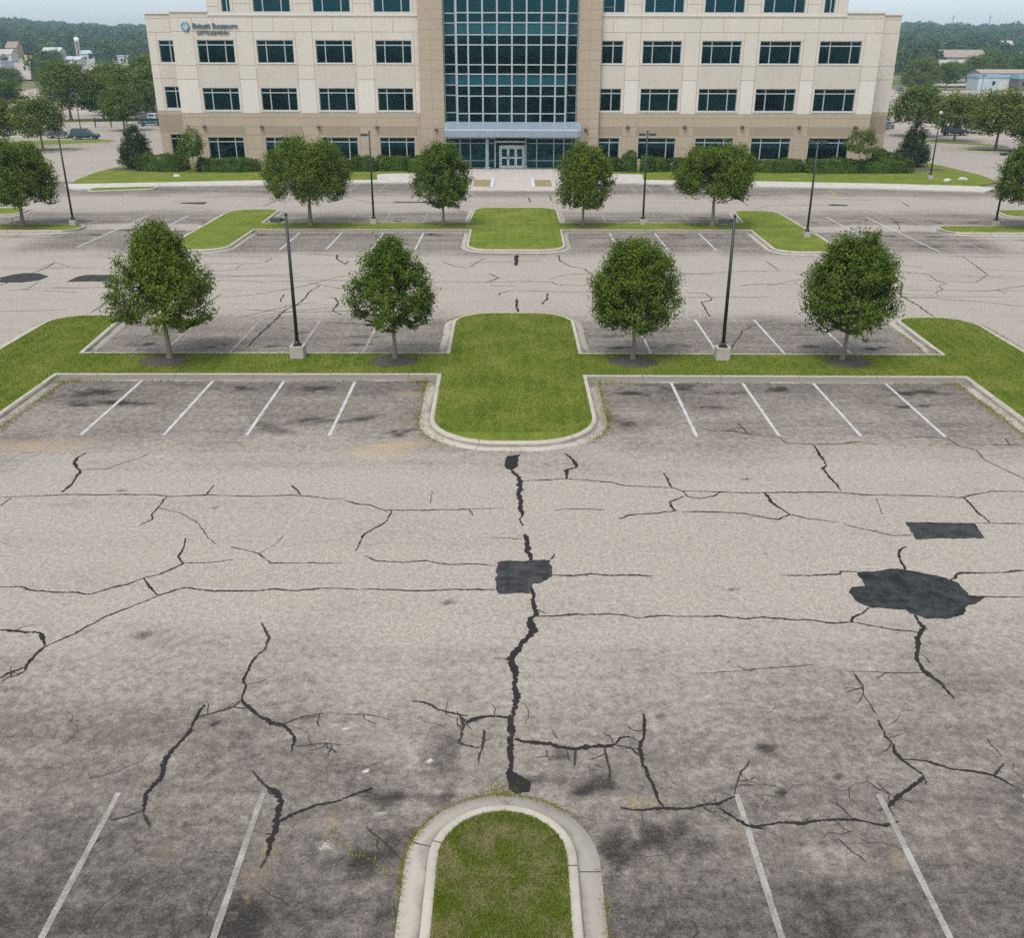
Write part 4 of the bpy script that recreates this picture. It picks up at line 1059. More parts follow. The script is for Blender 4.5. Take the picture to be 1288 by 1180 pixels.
    w.quad((-32.1, .3, 20.1), (35.1, .3, 20.1), (35.1, 36, 20.1), (-32.1, 36, 20.1), RO)
    w.build('wall', mats, B)

    # windows: a frame with panes of its own, one mesh each, copied along the storeys
    def window(wd, ht, kind):
        f, g = MB(), MB(); t = .055
        if kind == 3: vx = [wd * .255, wd * .755]
        elif kind == 2: vx = [wd * .53]
        else: vx = [wd * .6]
        hz = ht * .79
        f.box(0, wd, -.05, .05, 0, .07); f.box(0, wd, -.05, .05, ht - .07, ht); f.box(0, .07, -.05, .05, .07, ht - .07); f.box(wd - .07, wd, -.05, .05, .07, ht - .07)
        xs = [.07] + vx + [wd - .07]
        for x in vx: f.box(x - t, x + t, -.06, .05, .07, ht - .07)
        for a, b in zip(xs, xs[1:]): f.box(a + (t if a != .07 else 0), b - (t if b != wd - .07 else 0), -.055, .045, hz - t, hz + t)
        for a, b in zip(xs, xs[1:]):
            for c, d in ((.05, hz), (hz, ht - .05)):
                j = RNG.normal(0, .004)
                g.quad((a, .02 + j, c), (b, .02 - j, c), (b, .02 - j, d), (a, .02 + j, d))
        return f.mesh('window', M['alu']), g.mesh('pane', M['glass'])
    def put(x, y, z, pair):
        f = link('window', pair[0], B, (x, y, z)); link('pane', pair[1], f)
    for a, b in BX:
        for c, d in ZW[:3]: put(a, .20, c, window(b - a, d - c, 3 if b - a > 3 else 2))
    for a, b in B4:
        put(a, .20, 15.58, window(b - a, 2.12, 3 if b - a > 3 else 2 if b - a > 2 else 1))
    for c, d in ZW[:3]: put(-38.98, ye + .20, c, window(2.23, d - c, 2))

    # glass bay
    CX = [-5.92, -4.69, -3.19, -1.66, -.10, 1.42, 2.96, 4.50, 5.62]
    CZ = [4.72, 5.69, 7.45, 8.48, 9.61, 10.54, 12.46, 13.42, 14.58, 15.51, 17.42, 18.40, 19.55, 20.5, 21.4]
    yb, ys = -1.6, .25
    f, g, SPAN = MB(), MB(), []
    def bay(xs, y, zoff=0):
        for x in xs: f.box(x - .085, x + .085, y - .12, y + .06, CZ[0], CZ[-1])
        for z in CZ:
            for a, b in zip(xs, xs[1:]): f.box(a + .085, b - .085, y - .10, y + .05, z - .06, z + .06)
        for c, d in zip(CZ, CZ[1:]):
            sp = any(abs(c - k) < .01 for k in (8.48, 13.42, 18.40))
            for a, b in zip(xs, xs[1:]):
                j = RNG.normal(0, .004)
                q = ((a, y + j, c), (b, y - j, c), (b, y - j, d), (a, y + j, d))
                SPAN.append(q) if sp else g.quad(*q)
    bay(CX, yb); bay([-7.36, -6.1], ys); bay([5.80, 6.91], ys)
    for x in (-5.92, 5.62):
        for c, d in zip(CZ, CZ[1:]): g.quad((x, yb + .06, c), (x, ys, c), (x, ys, d), (x, yb + .06, d))
    f.box(-6.0, 5.7, yb - .1, 1.5, 21.46, 21.7); f.box(-7.36, 6.91, .35, .5, 21.46, 21.6)
    cw = f.build('curtain_wall', M['alu'], B)
    g.build('pane', M['glass'], cw)
    for q in SPAN: MB().quad(*q).build('spandrel_panel', M['spandrel'], cw)
    # storefront under the canopy
    f, g = MB(), MB()
    SX = [-7.3, -5.72, -4.6, -2.85, -1.9, 1.40, 2.62, 4.48, 5.55, 6.85]; SZ = [.10, .85, 2.65, 3.15]
    for x in SX: f.box(x - .06, x + .06, yb - .06, yb + .05, .10, 4.6)
    for a, b in zip(SX, SX[1:]):
        if a == -1.9: 
            f.box(a + .06, b - .06, yb - .05, yb + .04, 2.65, 2.75); g.quad((a, yb, 2.7), (b, yb, 2.7), (b, yb, 4.6), (a, yb, 4.6)); continue
        for z in SZ: f.box(a + .06, b - .06, yb - .05, yb + .04, z - .045, z + .045)
        for c, d in zip(SZ, SZ[1:] + [4.6]): 
            j = RNG.normal(0, .004); g.quad((a, yb + j, c), (b, yb - j, c), (b, yb - j, d), (a, yb + j, d))
    for x in (-7.3, 6.85): g.quad((x, yb, .1), (x, .2, .1), (x, .2, 4.6), (x, yb, 4.6))
    sf = f.build('storefront', M['alu_dark'], B); g.build('pane', M['glass'], sf)
    # door frame and three doors
    f = MB(); yd = yb - .35
    f.box(-1.98, -1.86, yd - .05, yb, .118, 2.75); f.box(1.34, 1.50, yd - .05, yb, .118, 2.75); f.box(-1.98, 1.50, yd - .05, yb - .07, 2.76, 2.92)
    f.box(-1.45, 1.30, yd - .03, yd + .05, 2.25, 2.46); f.box(-1.45, -1.32, yd - .03, yd + .05, .118, 2.24); f.box(1.16, 1.30, yd - .03, yd + .05, .118, 2.24)
    fr = f.build('door_frame', M['door'], B)
    g = MB(); g.quad((-1.9, yd + .1, .12), (-1.4, yd + .1, .12), (-1.4, yd + .1, 2.7), (-1.9, yd + .1, 2.7)); g.quad((-1.4, yd + .1, 2.46), (1.34, yd + .1, 2.46), (1.34, yd + .1, 2.74), (-1.4, yd + .1, 2.74)); g.build('pane', M['glass'], fr)
    dw = 2.48 / 3
    for k in range(3):
        f, g = MB(), MB(); x = -1.32 + k * dw
        f.box(.01, .13, -.03, .03, 0, 2.1); f.box(dw - .13, dw - .01, -.03, .03, 0, 2.1)
        for c, d in ((0, .24), (.98, 1.14), (1.98, 2.1)): f.box(.13, dw - .13, -.028, .028, c, d)
        for c, d in ((.24, .98), (1.14, 1.98)): g.quad((.13, 0, c), (dw - .13, 0, c), (dw - .13, 0, d), (.13, 0, d))
        dr = f.build('door', M['door'], B, loc=(x, yd, .125)); g.build('pane', M['glass'], dr)
        h = MB(); h.tube((dw - .08 if k != 1 else .08, -.09, .85), (dw - .08 if k != 1 else .08, -.09, 1.3), .018); h.build('handle', M['dark_metal'], dr)
    f = MB(); f.box(-1.5, 1.35, yd - .25, yd - .05, .118, .16); f.build('threshold', M['door'], B)
    # canopy: sloping metal hood with a rounded fascia
    c = MB(); x0, x1, yo, yi = -7.32, 7.38, -4.5, -1.6
    prof = [(yo + .10, 3.42), (yo, 3.50), (yo - .02, 4.16), (yo + .10, 4.27), (yi - .13, 4.86)]
    st = [(x0, .55, .12), (x0 + .12, .22, .04), (x0 + .55, 0, 0), (x1 - .55, 0, 0), (x1 - .12, .22, .04), (x1, .55, .12)]
    vs = []
    for x, dy, dz in st:
        for y, z in prof: vs.append((x, min(y + dy, yi - .13), z - (dz if z > 4 else -dz)))
    k = len(prof)
    fs = [(i * k + j, (i + 1) * k + j, (i + 1) * k + j + 1, i * k + j + 1) for i in range(len(st) - 1) for j in range(k - 1)]
    c.add(vs, fs)
    c.add([(x, y, z) for x in (x0,) for y, z in ((yo + .55, 3.55), (yo + .55, 4.1), (yi - .13, 4.7), (yi - .13, 3.55))], [(0, 1, 2, 3)]); c.add([(x1, y, z) for y, z in ((yo + .55, 3.55), (yo + .55, 4.1), (yi - .13, 4.7), (yi - .13, 3.55))], [(0, 1, 2, 3)])
    c.quad((x0, yo + .2, 3.5), (x1, yo + .2, 3.5), (x1, yi - .13, 3.5), (x0, yi - .13, 3.5))
    for i in range(1, 8): c.box(x0 + i * 1.84 - .012, x0 + i * 1.84 + .012, yo - .026, yo - .018, 3.52, 4.14, 0)
    c.build('canopy', M['canopy'], B)
    for x, y, r_ in ((-2.72, -3.7, .20), (1.42, -2.3, .10)):
        p = MB(); p.tube((x, y, .118), (x, y, 3.55), r_, r_, 16); p.box(x - r_ - .06, x + r_ + .06, y - r_ - .06, y + r_ + .06, .118, .42)
        p.build('canopy_column', M['canopy'], B)
    # wall lamps over the ground storey
    def lamp(x, y=0.0, z=4.26):
        m = MB(); m.box(-.13, .13, -.03, 0, -.16, .12); m.add([(-.22, -.03, -.05), (.22, -.03, -.05), (.22, -.34, -.05), (-.22, -.34, -.05), (-.13, -.03, .14), (.13, -.03, .14), (.13, -.2, .14), (-.13, -.2, .14)],
              [(0, 1, 2, 3), (4, 7, 6, 5), (0, 4, 5, 1), (1, 5, 6, 2), (2, 6, 7, 3), (3, 7, 4, 0)])
        m.build('wall_lamp', M['dark_metal'], B, loc=(x, y, z))
    for x in (-33.83, -27.53, -21.26, -14.9, 12.6, 18.85, 25.15, 31.4, 37.55): lamp(x)
    for x in (-8.35, 8.0): lamp(x, -.55, 4.05)
    # roof plant of the low wings seen over the parapet
    for x0_, x1_, z1_ in ((-38.2, -33.2, 15.83), (35.6, 39.0, 15.86)):
        m = MB(); m.box(x0_, x1_, 9, 12, 14.91, z1_); m.box(x0_ + .6, x1_ - .9, 9.4, 11, z1_, z1_ + .12); m.build('roof_unit', M['coping'], B, bevel=.04)
    return B
BUILDING = make_building()

def make_sign():
    S = tag(empty('building_sign', (-34.55, YF - .02, 14.18)), 'dark lettered sign with round teal emblem high on the beige wall', 'sign')
    e = MB(); n = 28
    ring = [(.44 * math.cos(2 * math.pi * i / n), .46 * math.sin(2 * math.pi * i / n)) for i in range(n)]
    vs = [(x, -.02, z) for x, z in ring] + [(x, -.10, z) for x, z in ring] + [(0, -.13, 0)]
    e.add(vs, [(i, (i + 1) % n, n + (i + 1) % n, n + i) for i in range(n)] + [(n + i, n + (i + 1) % n, 2 * n) for i in range(n)])
    for k, (o_, w_) in enumerate(((-.12, .05), (.06, .07), (.22, .035))):
        pts = []
        for i in range(11):
            t = -1 + i / 5; x = t * .27 + o_ * .8; z = t * .27 - o_ * .9 + .07 * math.sin(t * 3)
            s_ = max(0, 1 - abs(t) ** 3)
            pts.append((x, z, w_ * s_))
        vs = [(x - w, -.145, z + w) for x, z, w in pts] + [(x + w, -.145, z - w) for x, z, w in pts]
        e.add(vs, [(i, i + 1, 12 + i, 11 + i) for i in range(10)], 1)
    e.build('emblem', [M['emblem'], M['emblem_light']], S)
    def text(s, x, z, size, wd, m, off):
        cu = bpy.data.curves.new('lettering', 'FONT'); cu.body = s; cu.size = size; cu.extrude = .04; cu.offset = off
        ob = bpy.data.objects.new('lettering', cu); COL.objects.link(ob)
        bpy.context.view_layer.update()
        me = bpy.data.meshes.new_from_object(ob.evaluated_get(bpy.context.evaluated_depsgraph_get()))
        bpy.data.objects.remove(ob); bpy.data.curves.remove(cu)
        w0 = max(v.co.x for v in me.vertices) - min(v.co.x for v in me.vertices)
        me.transform(Matrix.Diagonal((wd / w0, 1, 1, 1))); me.materials.clear(); me.materials.append(m)
        o = link('lettering', me, S, (x, -.05, z)); o.rotation_euler = (R(90), 0, 0)
    text('Bsiasit Suuzsurn', .72, -.14, .66, 4.72, M['sign'], .018)
    text('UISTTBUDJWSNIN', 1.10, -.74, .50, 3.40, M['sign_grey'], .016)
make_sign()
# ------------------------------------------------------------------ leaves
def unit(v): return v / (np.linalg.norm(v, axis=-1, keepdims=True) + 1e-9)
def leaf_quads(C, N, size, rng, aspect=.55):
    """diamond leaves at C facing N"""
    n = len(C)
    a = unit(np.cross(N, rng.normal(size=(n, 3)))); b = np.cross(N, a)
    s = size * rng.uniform(.65, 1.3, n)[:, None]
    V = np.stack([C - a * s * .5, C + b * s * aspect * .5 + N * s * .08, C + a * s * .55 - N * s * .10, C - b * s * aspect * .5 + N * s * .08], 1)
    return V.reshape(-1, 3), np.arange(4 * n).reshape(-1, 4)
def crown_mesh(seed, prof, z0, z1, rad, nclu, per, leaf, mat, sig=.22, lump=.16, flat=1.0, shoots=.4, core=.5):
    rng = np.random.default_rng(seed)
    ph = rng.uniform(0, 6.28, 6)
    def lumps(t, a): return 1 + lump * (np.sin(3 * a + ph[0] + 4 * t) + .8 * np.sin(5 * a + ph[1] - 9 * t) + .7 * np.sin(2 * a + ph[2] + 13 * t)) / 1.6
    tt = np.linspace(0, 1, 200); ff = np.array([prof(t) for t in tt])
    wts = (ff + .12) ** 1.5
    t = np.interp(rng.random(nclu), np.cumsum(wts) / wts.sum(), tt)
    a = rng.uniform(0, 6.2832, nclu)
    q = core + (1 - core) * rng.random(nclu) ** .55
    rr = rad * np.interp(t, tt, ff) * lumps(t, a) * q
    C = np.stack([rr * np.cos(a), rr * np.sin(a), z0 + (z1 - z0) * t], -1)
    out = unit(np.stack([np.cos(a) * q, np.sin(a) * q, (t - .42) * 1.3], -1))
    csz = rng.uniform(.7, 1.35, nclu)
    idx = np.repeat(np.arange(nclu), per)
    n = len(idx)
    off = np.clip(rng.normal(0, 1, (n, 3)), -1.75, 1.75) * sig * csz[idx][:, None]
    al = np.clip(rng.normal(0, 1, n), -1.8, 1.8) * sig * shoots * 1.6 * csz[idx]
    ax = unit(out + np.array([0, 0, .55]))
    P = C[idx] + off * np.array([1, 1, .8 * flat]) + ax[idx] * al[:, None]
    N = unit(out[idx] * .55 + np.array([0, 0, .55]) + rng.normal(0, .55, (n, 3)))
    P[:, 2] = np.maximum(P[:, 2], z0 - .25)
    V, F = leaf_quads(P, N, leaf, rng)
    return np_mesh('crown', V, F, mat), C
def lobed_crown(seed, prof, z0, z1, rad, nlobe, per_lobe, per, leaf, mat, sig=.11, stretch=1.35, lr=.40, plume=.0):
    rng = np.random.default_rng(seed)
    h = z1 - z0
    t = (np.arange(nlobe) + rng.uniform(.1, .9, nlobe)) / nlobe
    t = .10 + .80 * t ** .9
    a = np.arange(nlobe) * 2.399 + rng.uniform(-.5, .5, nlobe)
    ff = np.array([prof(v) for v in t])
    R_ = rad * lr * rng.uniform(.8, 1.2, nlobe) * (.55 + .45 * ff)
    cr = np.maximum(rad * ff * rng.uniform(.92, 1.06, nlobe) - R_, 0)
    LC = np.stack([cr * np.cos(a), cr * np.sin(a), z0 + h * t], -1)
    LC = np.concatenate([LC, [[0, 0, z1 - rad * lr * .75], [0, 0, z0 + h * .5], [0, 0, z0 + h * .26]]]); R_ = np.concatenate([R_, [rad * lr * .62, rad * lr * 1.15, rad * lr * 1.2]])
    k = np.repeat(np.arange(len(LC)), per_lobe); n = len(k)
    d = unit(rng.normal(size=(n, 3)) + unit(LC[k] - np.array([0, 0, z0 + h * .35])) * .55 + np.array([0, 0, .25]))
    q = rng.uniform(.55, 1.0, n) ** .7
    C = LC[k] + d * (R_[k] * q)[:, None] * np.array([1, 1, stretch])
    idx = np.repeat(np.arange(n), per); m = len(idx)
    cs = rng.uniform(.7, 1.3, n)[idx][:, None]
    ax = unit(d + np.array([0, 0, .5]))[idx]
    P = C[idx] + np.clip(rng.normal(0, 1, (m, 3)), -1.7, 1.7) * sig * .85 * cs + ax * (np.clip(rng.normal(.1, 1, m), -1.2, 1.8) * sig * 1.3)[:, None] * cs
    P[:, 2] = np.maximum(P[:, 2], z0 - .15 + .1 * np.sin(P[:, 0] * 4 + seed))
    N = unit(d[idx] * .6 + np.array([0, 0, .5]) + rng.normal(0, .5, (m, 3)))
    V, F = leaf_quads(P, N, leaf, rng)
    return np_mesh('crown', V, F, mat), C
def trunk_mesh(seed, h, r0, z0, C, nlimb, lean=.05, base=0.0):
    rng = np.random.default_rng(seed + 99)
    mb = MB(); p = Vector((0, 0, base)); steps = 5; top = z0 + (h - z0) * .55
    lx, ly = rng.normal(0, lean, 2)
    prev, pr = p, r0 * 1.35
    node = []
    for i in range(1, steps + 1):
        t = i / steps; q = Vector((lx * t + rng.normal(0, .02), ly * t + rng.normal(0, .02), base + (top - base) * t)); r = r0 * (1 - .62 * t)
        mb.tube(prev, q, pr, r, 10, caps=False); node.append((q, r)); prev, pr = q, r
    order = np.argsort(-np.linalg.norm(C[:, :2], axis=1))
    for k in order[rng.permutation(min(len(order), nlimb * 5))[:nlimb]]:
        e = Vector(C[k]); hz = max(z0 * .82, min(e.z - .5, top))
        t = (hz - base) / (top - base); s = Vector((lx * t, ly * t, hz)); m = (s + e) / 2 + Vector((0, 0, .18 * (e - s).length))
        r = r0 * .34
        mb.tube(s, m, r, r * .65, 6, caps=False); mb.tube(m, e, r * .65, r * .2, 6, caps=False)
    return mb.mesh('trunk', M['bark'], True)
def tree(name, x, y, z, crown, trunk, label, cat='tree', group=None, rz=0.0, scale=1.0):
    t = tag(empty(name, (x, y, z), rz), label, cat, group)
    t.scale = (scale,) * 3 if not hasattr(scale, '__len__') else scale
    link('trunk', trunk, t); link('crown', crown, t)
    return t
P_CONE = lambda t: (min(1, (t / .16)) ** .6) * (1 - max(0, (t - .18) / .82) ** 1.35 * .9) if t > 0 else .15
P_EGG = lambda t: math.sin(math.pi * min(1, (t * .93 + .07)) ** .72) ** .62
P_TEAR = lambda t: (min(1, t / .24) ** .55) * (math.sqrt(max(0, 1 - max(0, (t - .24) / .78) ** 1.9)) if t > .24 else 1)
P_IRR = lambda t: (min(1, t / .18) ** .7) * (1 - max(0, (t - .2) / .8) ** 1.1 * .8)
P_DOME = lambda t: math.sqrt(max(0, 1 - ((t - .28) / .74) ** 2)) if t > .28 else .55 + .45 * math.sin(t / .28 * math.pi / 2)
P_FLAT = lambda t: math.sqrt(max(0, 1 - ((t - .32) / .70) ** 2)) ** .8 if t > .32 else .72 + .28 * t / .32
P_BALL = lambda t: math.sqrt(max(.02, 1 - (2 * t - 1) ** 2)) ** .85
P_SPIRE = lambda t: (min(1, t / .14) ** .5) * (1 - t) ** .62 + .06
def one_tree(name, x, y, seed, prof, z0, h, rad, nclu, per, leaf, r0, label, group, z=.15, mat='leaf', sig=.2, nl=14, **kw):
    if kw.pop('lobes', 0): cm, C = lobed_crown(seed, prof, z0, h, rad, nclu, 34, per, leaf, M[mat], sig, **kw)
    else: cm, C = crown_mesh(seed, prof, z0, h, rad, nclu, per, leaf, M[mat], sig, **kw)
    return tree(name, x, y, z, cm, trunk_mesh(seed, h, r0, z0, C, nl), label, 'tree', group)
def make_trees():
    g1 = 'young trees on the near grass strip'; g2 = 'trees on the far grass strip'
    one_tree('broadleaf_tree', -14.12, 38.35, 1, P_CONE, 1.7, 4.95, 2.36, 22, 52, .105, .105, 'broad cone shaped green tree, leftmost on the near strip', g1, lobes=1, sig=.125, lr=.42)
    one_tree('broadleaf_tree', -4.83, 38.35, 2, P_CONE, 1.6, 4.6, 1.98, 16, 50, .105, .085, 'ragged open green tree between the left near lamp and the central lawn', g1, lobes=1, sig=.11, lr=.39)
    one_tree('broadleaf_tree', 4.97, 38.35, 3, P_TEAR, 1.45, 4.4, 1.88, 24, 52, .10, .09, 'dense egg shaped green tree just right of the central lawn', g1, lobes=1, sig=.12, lr=.42, stretch=1.2)
    one_tree('broadleaf_tree', 13.6, 38.3, 4, P_TEAR, 1.5, 4.5, 1.95, 22, 52, .105, .09, 'rounded green tree with a loose crown, rightmost on the near strip', g1, lobes=1, sig=.12, lr=.42, stretch=1.35)
    one_tree('spreading_tree', -14.7, 71.6, 5, P_FLAT, 1.85, 5.7, 3.2, 28, 40, .135, .15, 'wide flat crowned tree on the far strip, left of the entrance', g2, lobes=1, sig=.16, lr=.34, stretch=.7)
    one_tree('broadleaf_tree', -5.05, 71.6, 6, P_TEAR, 1.55, 5.25, 2.15, 22, 36, .135, .10, 'oval green tree in front of the left end of the canopy', g2, lobes=1, sig=.14, lr=.42, stretch=1.2)
    one_tree('broadleaf_tree', 5.1, 71.6, 7, P_TEAR, 1.5, 5.2, 2.15, 23, 36, .135, .10, 'oval green tree in front of the right end of the canopy', g2, lobes=1, sig=.14, lr=.42, stretch=1.2)
    one_tree('spreading_tree', 14.55, 71.6, 8, P_FLAT, 2.0, 5.4, 2.85, 27, 40, .135, .14, 'wide flat crowned tree on the far strip, right of the entrance', g2, lobes=1, sig=.16, lr=.34, stretch=.7)
    one_tree('broadleaf_tree', -35.5, 71.2, 9, P_DOME, 1.7, 5.2, 2.85, 24, 40, .145, .14, 'broad green tree at the left edge, beside the tall lamp post', None, lobes=1, sig=.17, lr=.40, stretch=1.1)
    one_tree('broadleaf_tree', 37.4, 71.2, 10, P_DOME, 1.9, 5.5, 2.85, 24, 40, .145, .13, 'leafy green tree at the right edge, close to a lamp post', None, lobes=1, sig=.17, lr=.40, stretch=1.1)
    # ornamental trees and dark evergreens at the corners of the building
    one_tree('ornamental_tree', -33.4, 105.4, 11, P_EGG, 1.7, 4.35, 1.25, 90, 40, .17, .05, 'thin trunked little tree before the left corner of the building', 'small trees by the building corners', z=.135, sig=.2, shoots=.6)
    one_tree('ornamental_tree', 36.4, 106.0, 12, P_DOME, 1.9, 4.35, 1.5, 100, 40, .17, .06, 'thin trunked little tree before the right corner of the building', 'small trees by the building corners', z=.135, sig=.2, shoots=.6, flat=.6)
    one_tree('evergreen_shrub', -40.6, 108.8, 13, P_SPIRE, .15, 4.35, 1.85, 260, 50, .17, .1, 'tall dark evergreen beyond the left corner of the building', 'dark evergreens at the lawn ends', z=.135, mat='leaf_dark', sig=.2, nl=5)
    one_tree('evergreen_shrub', 44.5, 112.2, 14, P_SPIRE, .15, 4.7, 1.75, 260, 50, .17, .1, 'tall dark evergreen beyond the right corner of the building', 'dark evergreens at the lawn ends', z=.135, mat='leaf_dark', sig=.2, nl=5)
    # the young trees along the side roads and the trees of the far lots
    protos = []
    for s, (pf, z0, h, rd, ncl, lf) in enumerate([(P_DOME, 1.9, 6.0, 3.1, 230, .26), (P_BALL, 1.8, 6.2, 2.9, 220, .26), (P_EGG, 2.0, 8.0, 3.4, 260, .30), (P_BALL, 2.2, 11.0, 5.0, 420, .40), (P_DOME, 1.2, 7.5, 4.2, 300, .36)]):
        cm, C = lobed_crown(40 + s, pf, z0, h, rd, 22 if s < 3 else 30, 30, 13, lf, M['leaf_far'], .26 if s < 3 else .36, stretch=.9, lr=.38)
        protos.append((cm, trunk_mesh(40 + s, h, .14 if s < 3 else .24, z0, C, 10), h, rd))
    gl, gr = 'trees left of the building', 'trees right of the building'
    L = [(0, -60.0, 129.3, .13, 5.9, 3.2, 'young tree left of the dark parked car', gl), (2, -66.8, 131.0, .13, 6.2, 3.9, 'bright tree at the left edge, above the edge tree', gl),
         (3, -80.6, 187, .13, 9.6, 4.9, 'tall light green tree above the dark parked car', gl), (3, -75.4, 189, .13, 7.4, 4.0, 'loose tree between the tallest light one and the round roadside tree', gl),
         (1, -62.3, 163.8, 0, 6.2, 3.3, 'round tree behind the evergreen at left', gl), (4, -79.0, 204, 0, 8.6, 5.6, 'dark spreading tree behind the left row', gl), (3, -74.0, 215, 0, 10.6, 6.4, 'tallest dark tree touching the left wall of the building', gl),
         (4, -69.6, 199, 0, 8.2, 4.6, 'dark tree low beside the left wall of the building', gl), (1, -220, 500, 2.6, 9.0, 6.4, 'single round bluish tree beyond the left lot', None), (4, -164, 337, 0, 6.2, 5.4, 'low round tree at the left edge by the pale lot', None),
         (1, -106.8, 216, 0, 5.9, 4.2, 'dark tree half hidden at the left edge', None),
         (0, 61.3, 155, .1, 6.6, 4.0, 'tree standing behind the right evergreen', gr), (0, 63.6, 146.5, .13, 5.9, 3.5, 'tree on the grass wedge behind the round-headed lamp', gr), (0, 62.9, 132, .13, 6.7, 4.1, 'widest tree on the grass strip at right', gr),
         (1, 65.2, 127.5, .0, 5.0, 2.7, 'tree cut by the right edge above the edge tree', gr), (4, 59.3, 170, 0, 5.0, 3.2, 'small tree close to the right wall of the building', gr),
         (4, 136, 347, 0, 9.4, 6.2, 'bright round tree by the tan building at right', None), (1, 147, 352, 0, 8.4, 4.4, 'bright tree just left of the tan building', None), (1, 167, 396, .1, 7.8, 6.0, 'dark round tree left of the white shed', None), (3, 179, 402, .1, 10.0, 6.2, 'dark tree behind the white shed', None),
         (4, 194, 425, .6, 10.5, 8.4, 'large dark tree above the white shed', None), (3, 216, 440, .9, 11.0, 8.2, 'large dark tree at the right edge above the brown shop', None)]
    for k, x, y, z, h, rd, lab, grp in L:
        cm, tm, H0, R0 = protos[k]
        tree('broadleaf_tree', x, y, z, cm, tm, lab, 'tree', grp, random.uniform(0, 6.28), (rd / R0, rd / R0, h / H0))
make_trees()

# hedges and shrubs along the front
def hedge_mesh(seed, lx, ly, h, leaf=.15, dens=230, mound=.15):
    rng = np.random.default_rng(seed)
    def shape(u, v):   # u around, v up
        e = 4.0
        c, s = np.cos(u), np.sin(u); k = (np.abs(c) ** e + np.abs(s) ** e) ** (-1 / e)
        return c * k, s * k
    area = 2 * (lx + ly) * h + lx * ly
    n = int(area * dens); u = rng.uniform(0, 6.2832, n); top = rng.random(n) < lx * ly / area * 1.2
    cx, cy = shape(u, 0); q = np.where(top, np.sqrt(rng.random(n)), 1.0)
    v = np.where(top, 1.0, rng.random(n))
    prof = np.sqrt(np.clip(1 - (v * .86) ** 4, 0, 1)) * .4 + .6
    w = 1 + mound * np.sin(u * 3 + seed) * .4 + rng.normal(0, .06, n)
    X = cx * q * lx / 2 * prof * w; Y = cy * q * ly / 2 * prof * w
    Z = h * np.where(top, 1 - .22 * q ** 3, v) * (1 + mound * (.5 * np.sin(X * 1.7 + seed) + .4 * np.sin(X * 3.7 + Y * 2))) + rng.normal(0, .05, n)
    P = np.stack([X, Y, np.maximum(Z, .02)], -1)
    N = unit(np.stack([cx * (1 - top * .8), cy * (1 - top * .8), .35 + top * .9], -1) + rng.normal(0, .45, (n, 3)))
    V, F = leaf_quads(P, N, leaf, rng, .6)
    m = 20; cu = np.linspace(0, 6.2832, m, endpoint=False); ccx, ccy = shape(cu, 0)
    V2, F2 = [], []
    for z_, s_ in ((.02, .86), (h * .6, .84), (h * .84, .62), (h * .86, .02)):
        V2.append(np.stack([ccx * s_ * lx / 2 * .95, ccy * s_ * ly / 2 * .95, np.full(m, z_)], -1))
    b = len(V)
    for r_ in range(3): F2 += [(b + r_ * m + i, b + r_ * m + (i + 1) % m, b + (r_ + 1) * m + (i + 1) % m, b + (r_ + 1) * m + i) for i in range(m)]
    return np_mesh('hedge', np.concatenate([V] + V2), np.concatenate([F, np.array(F2)]), M['leaf_hedge'])
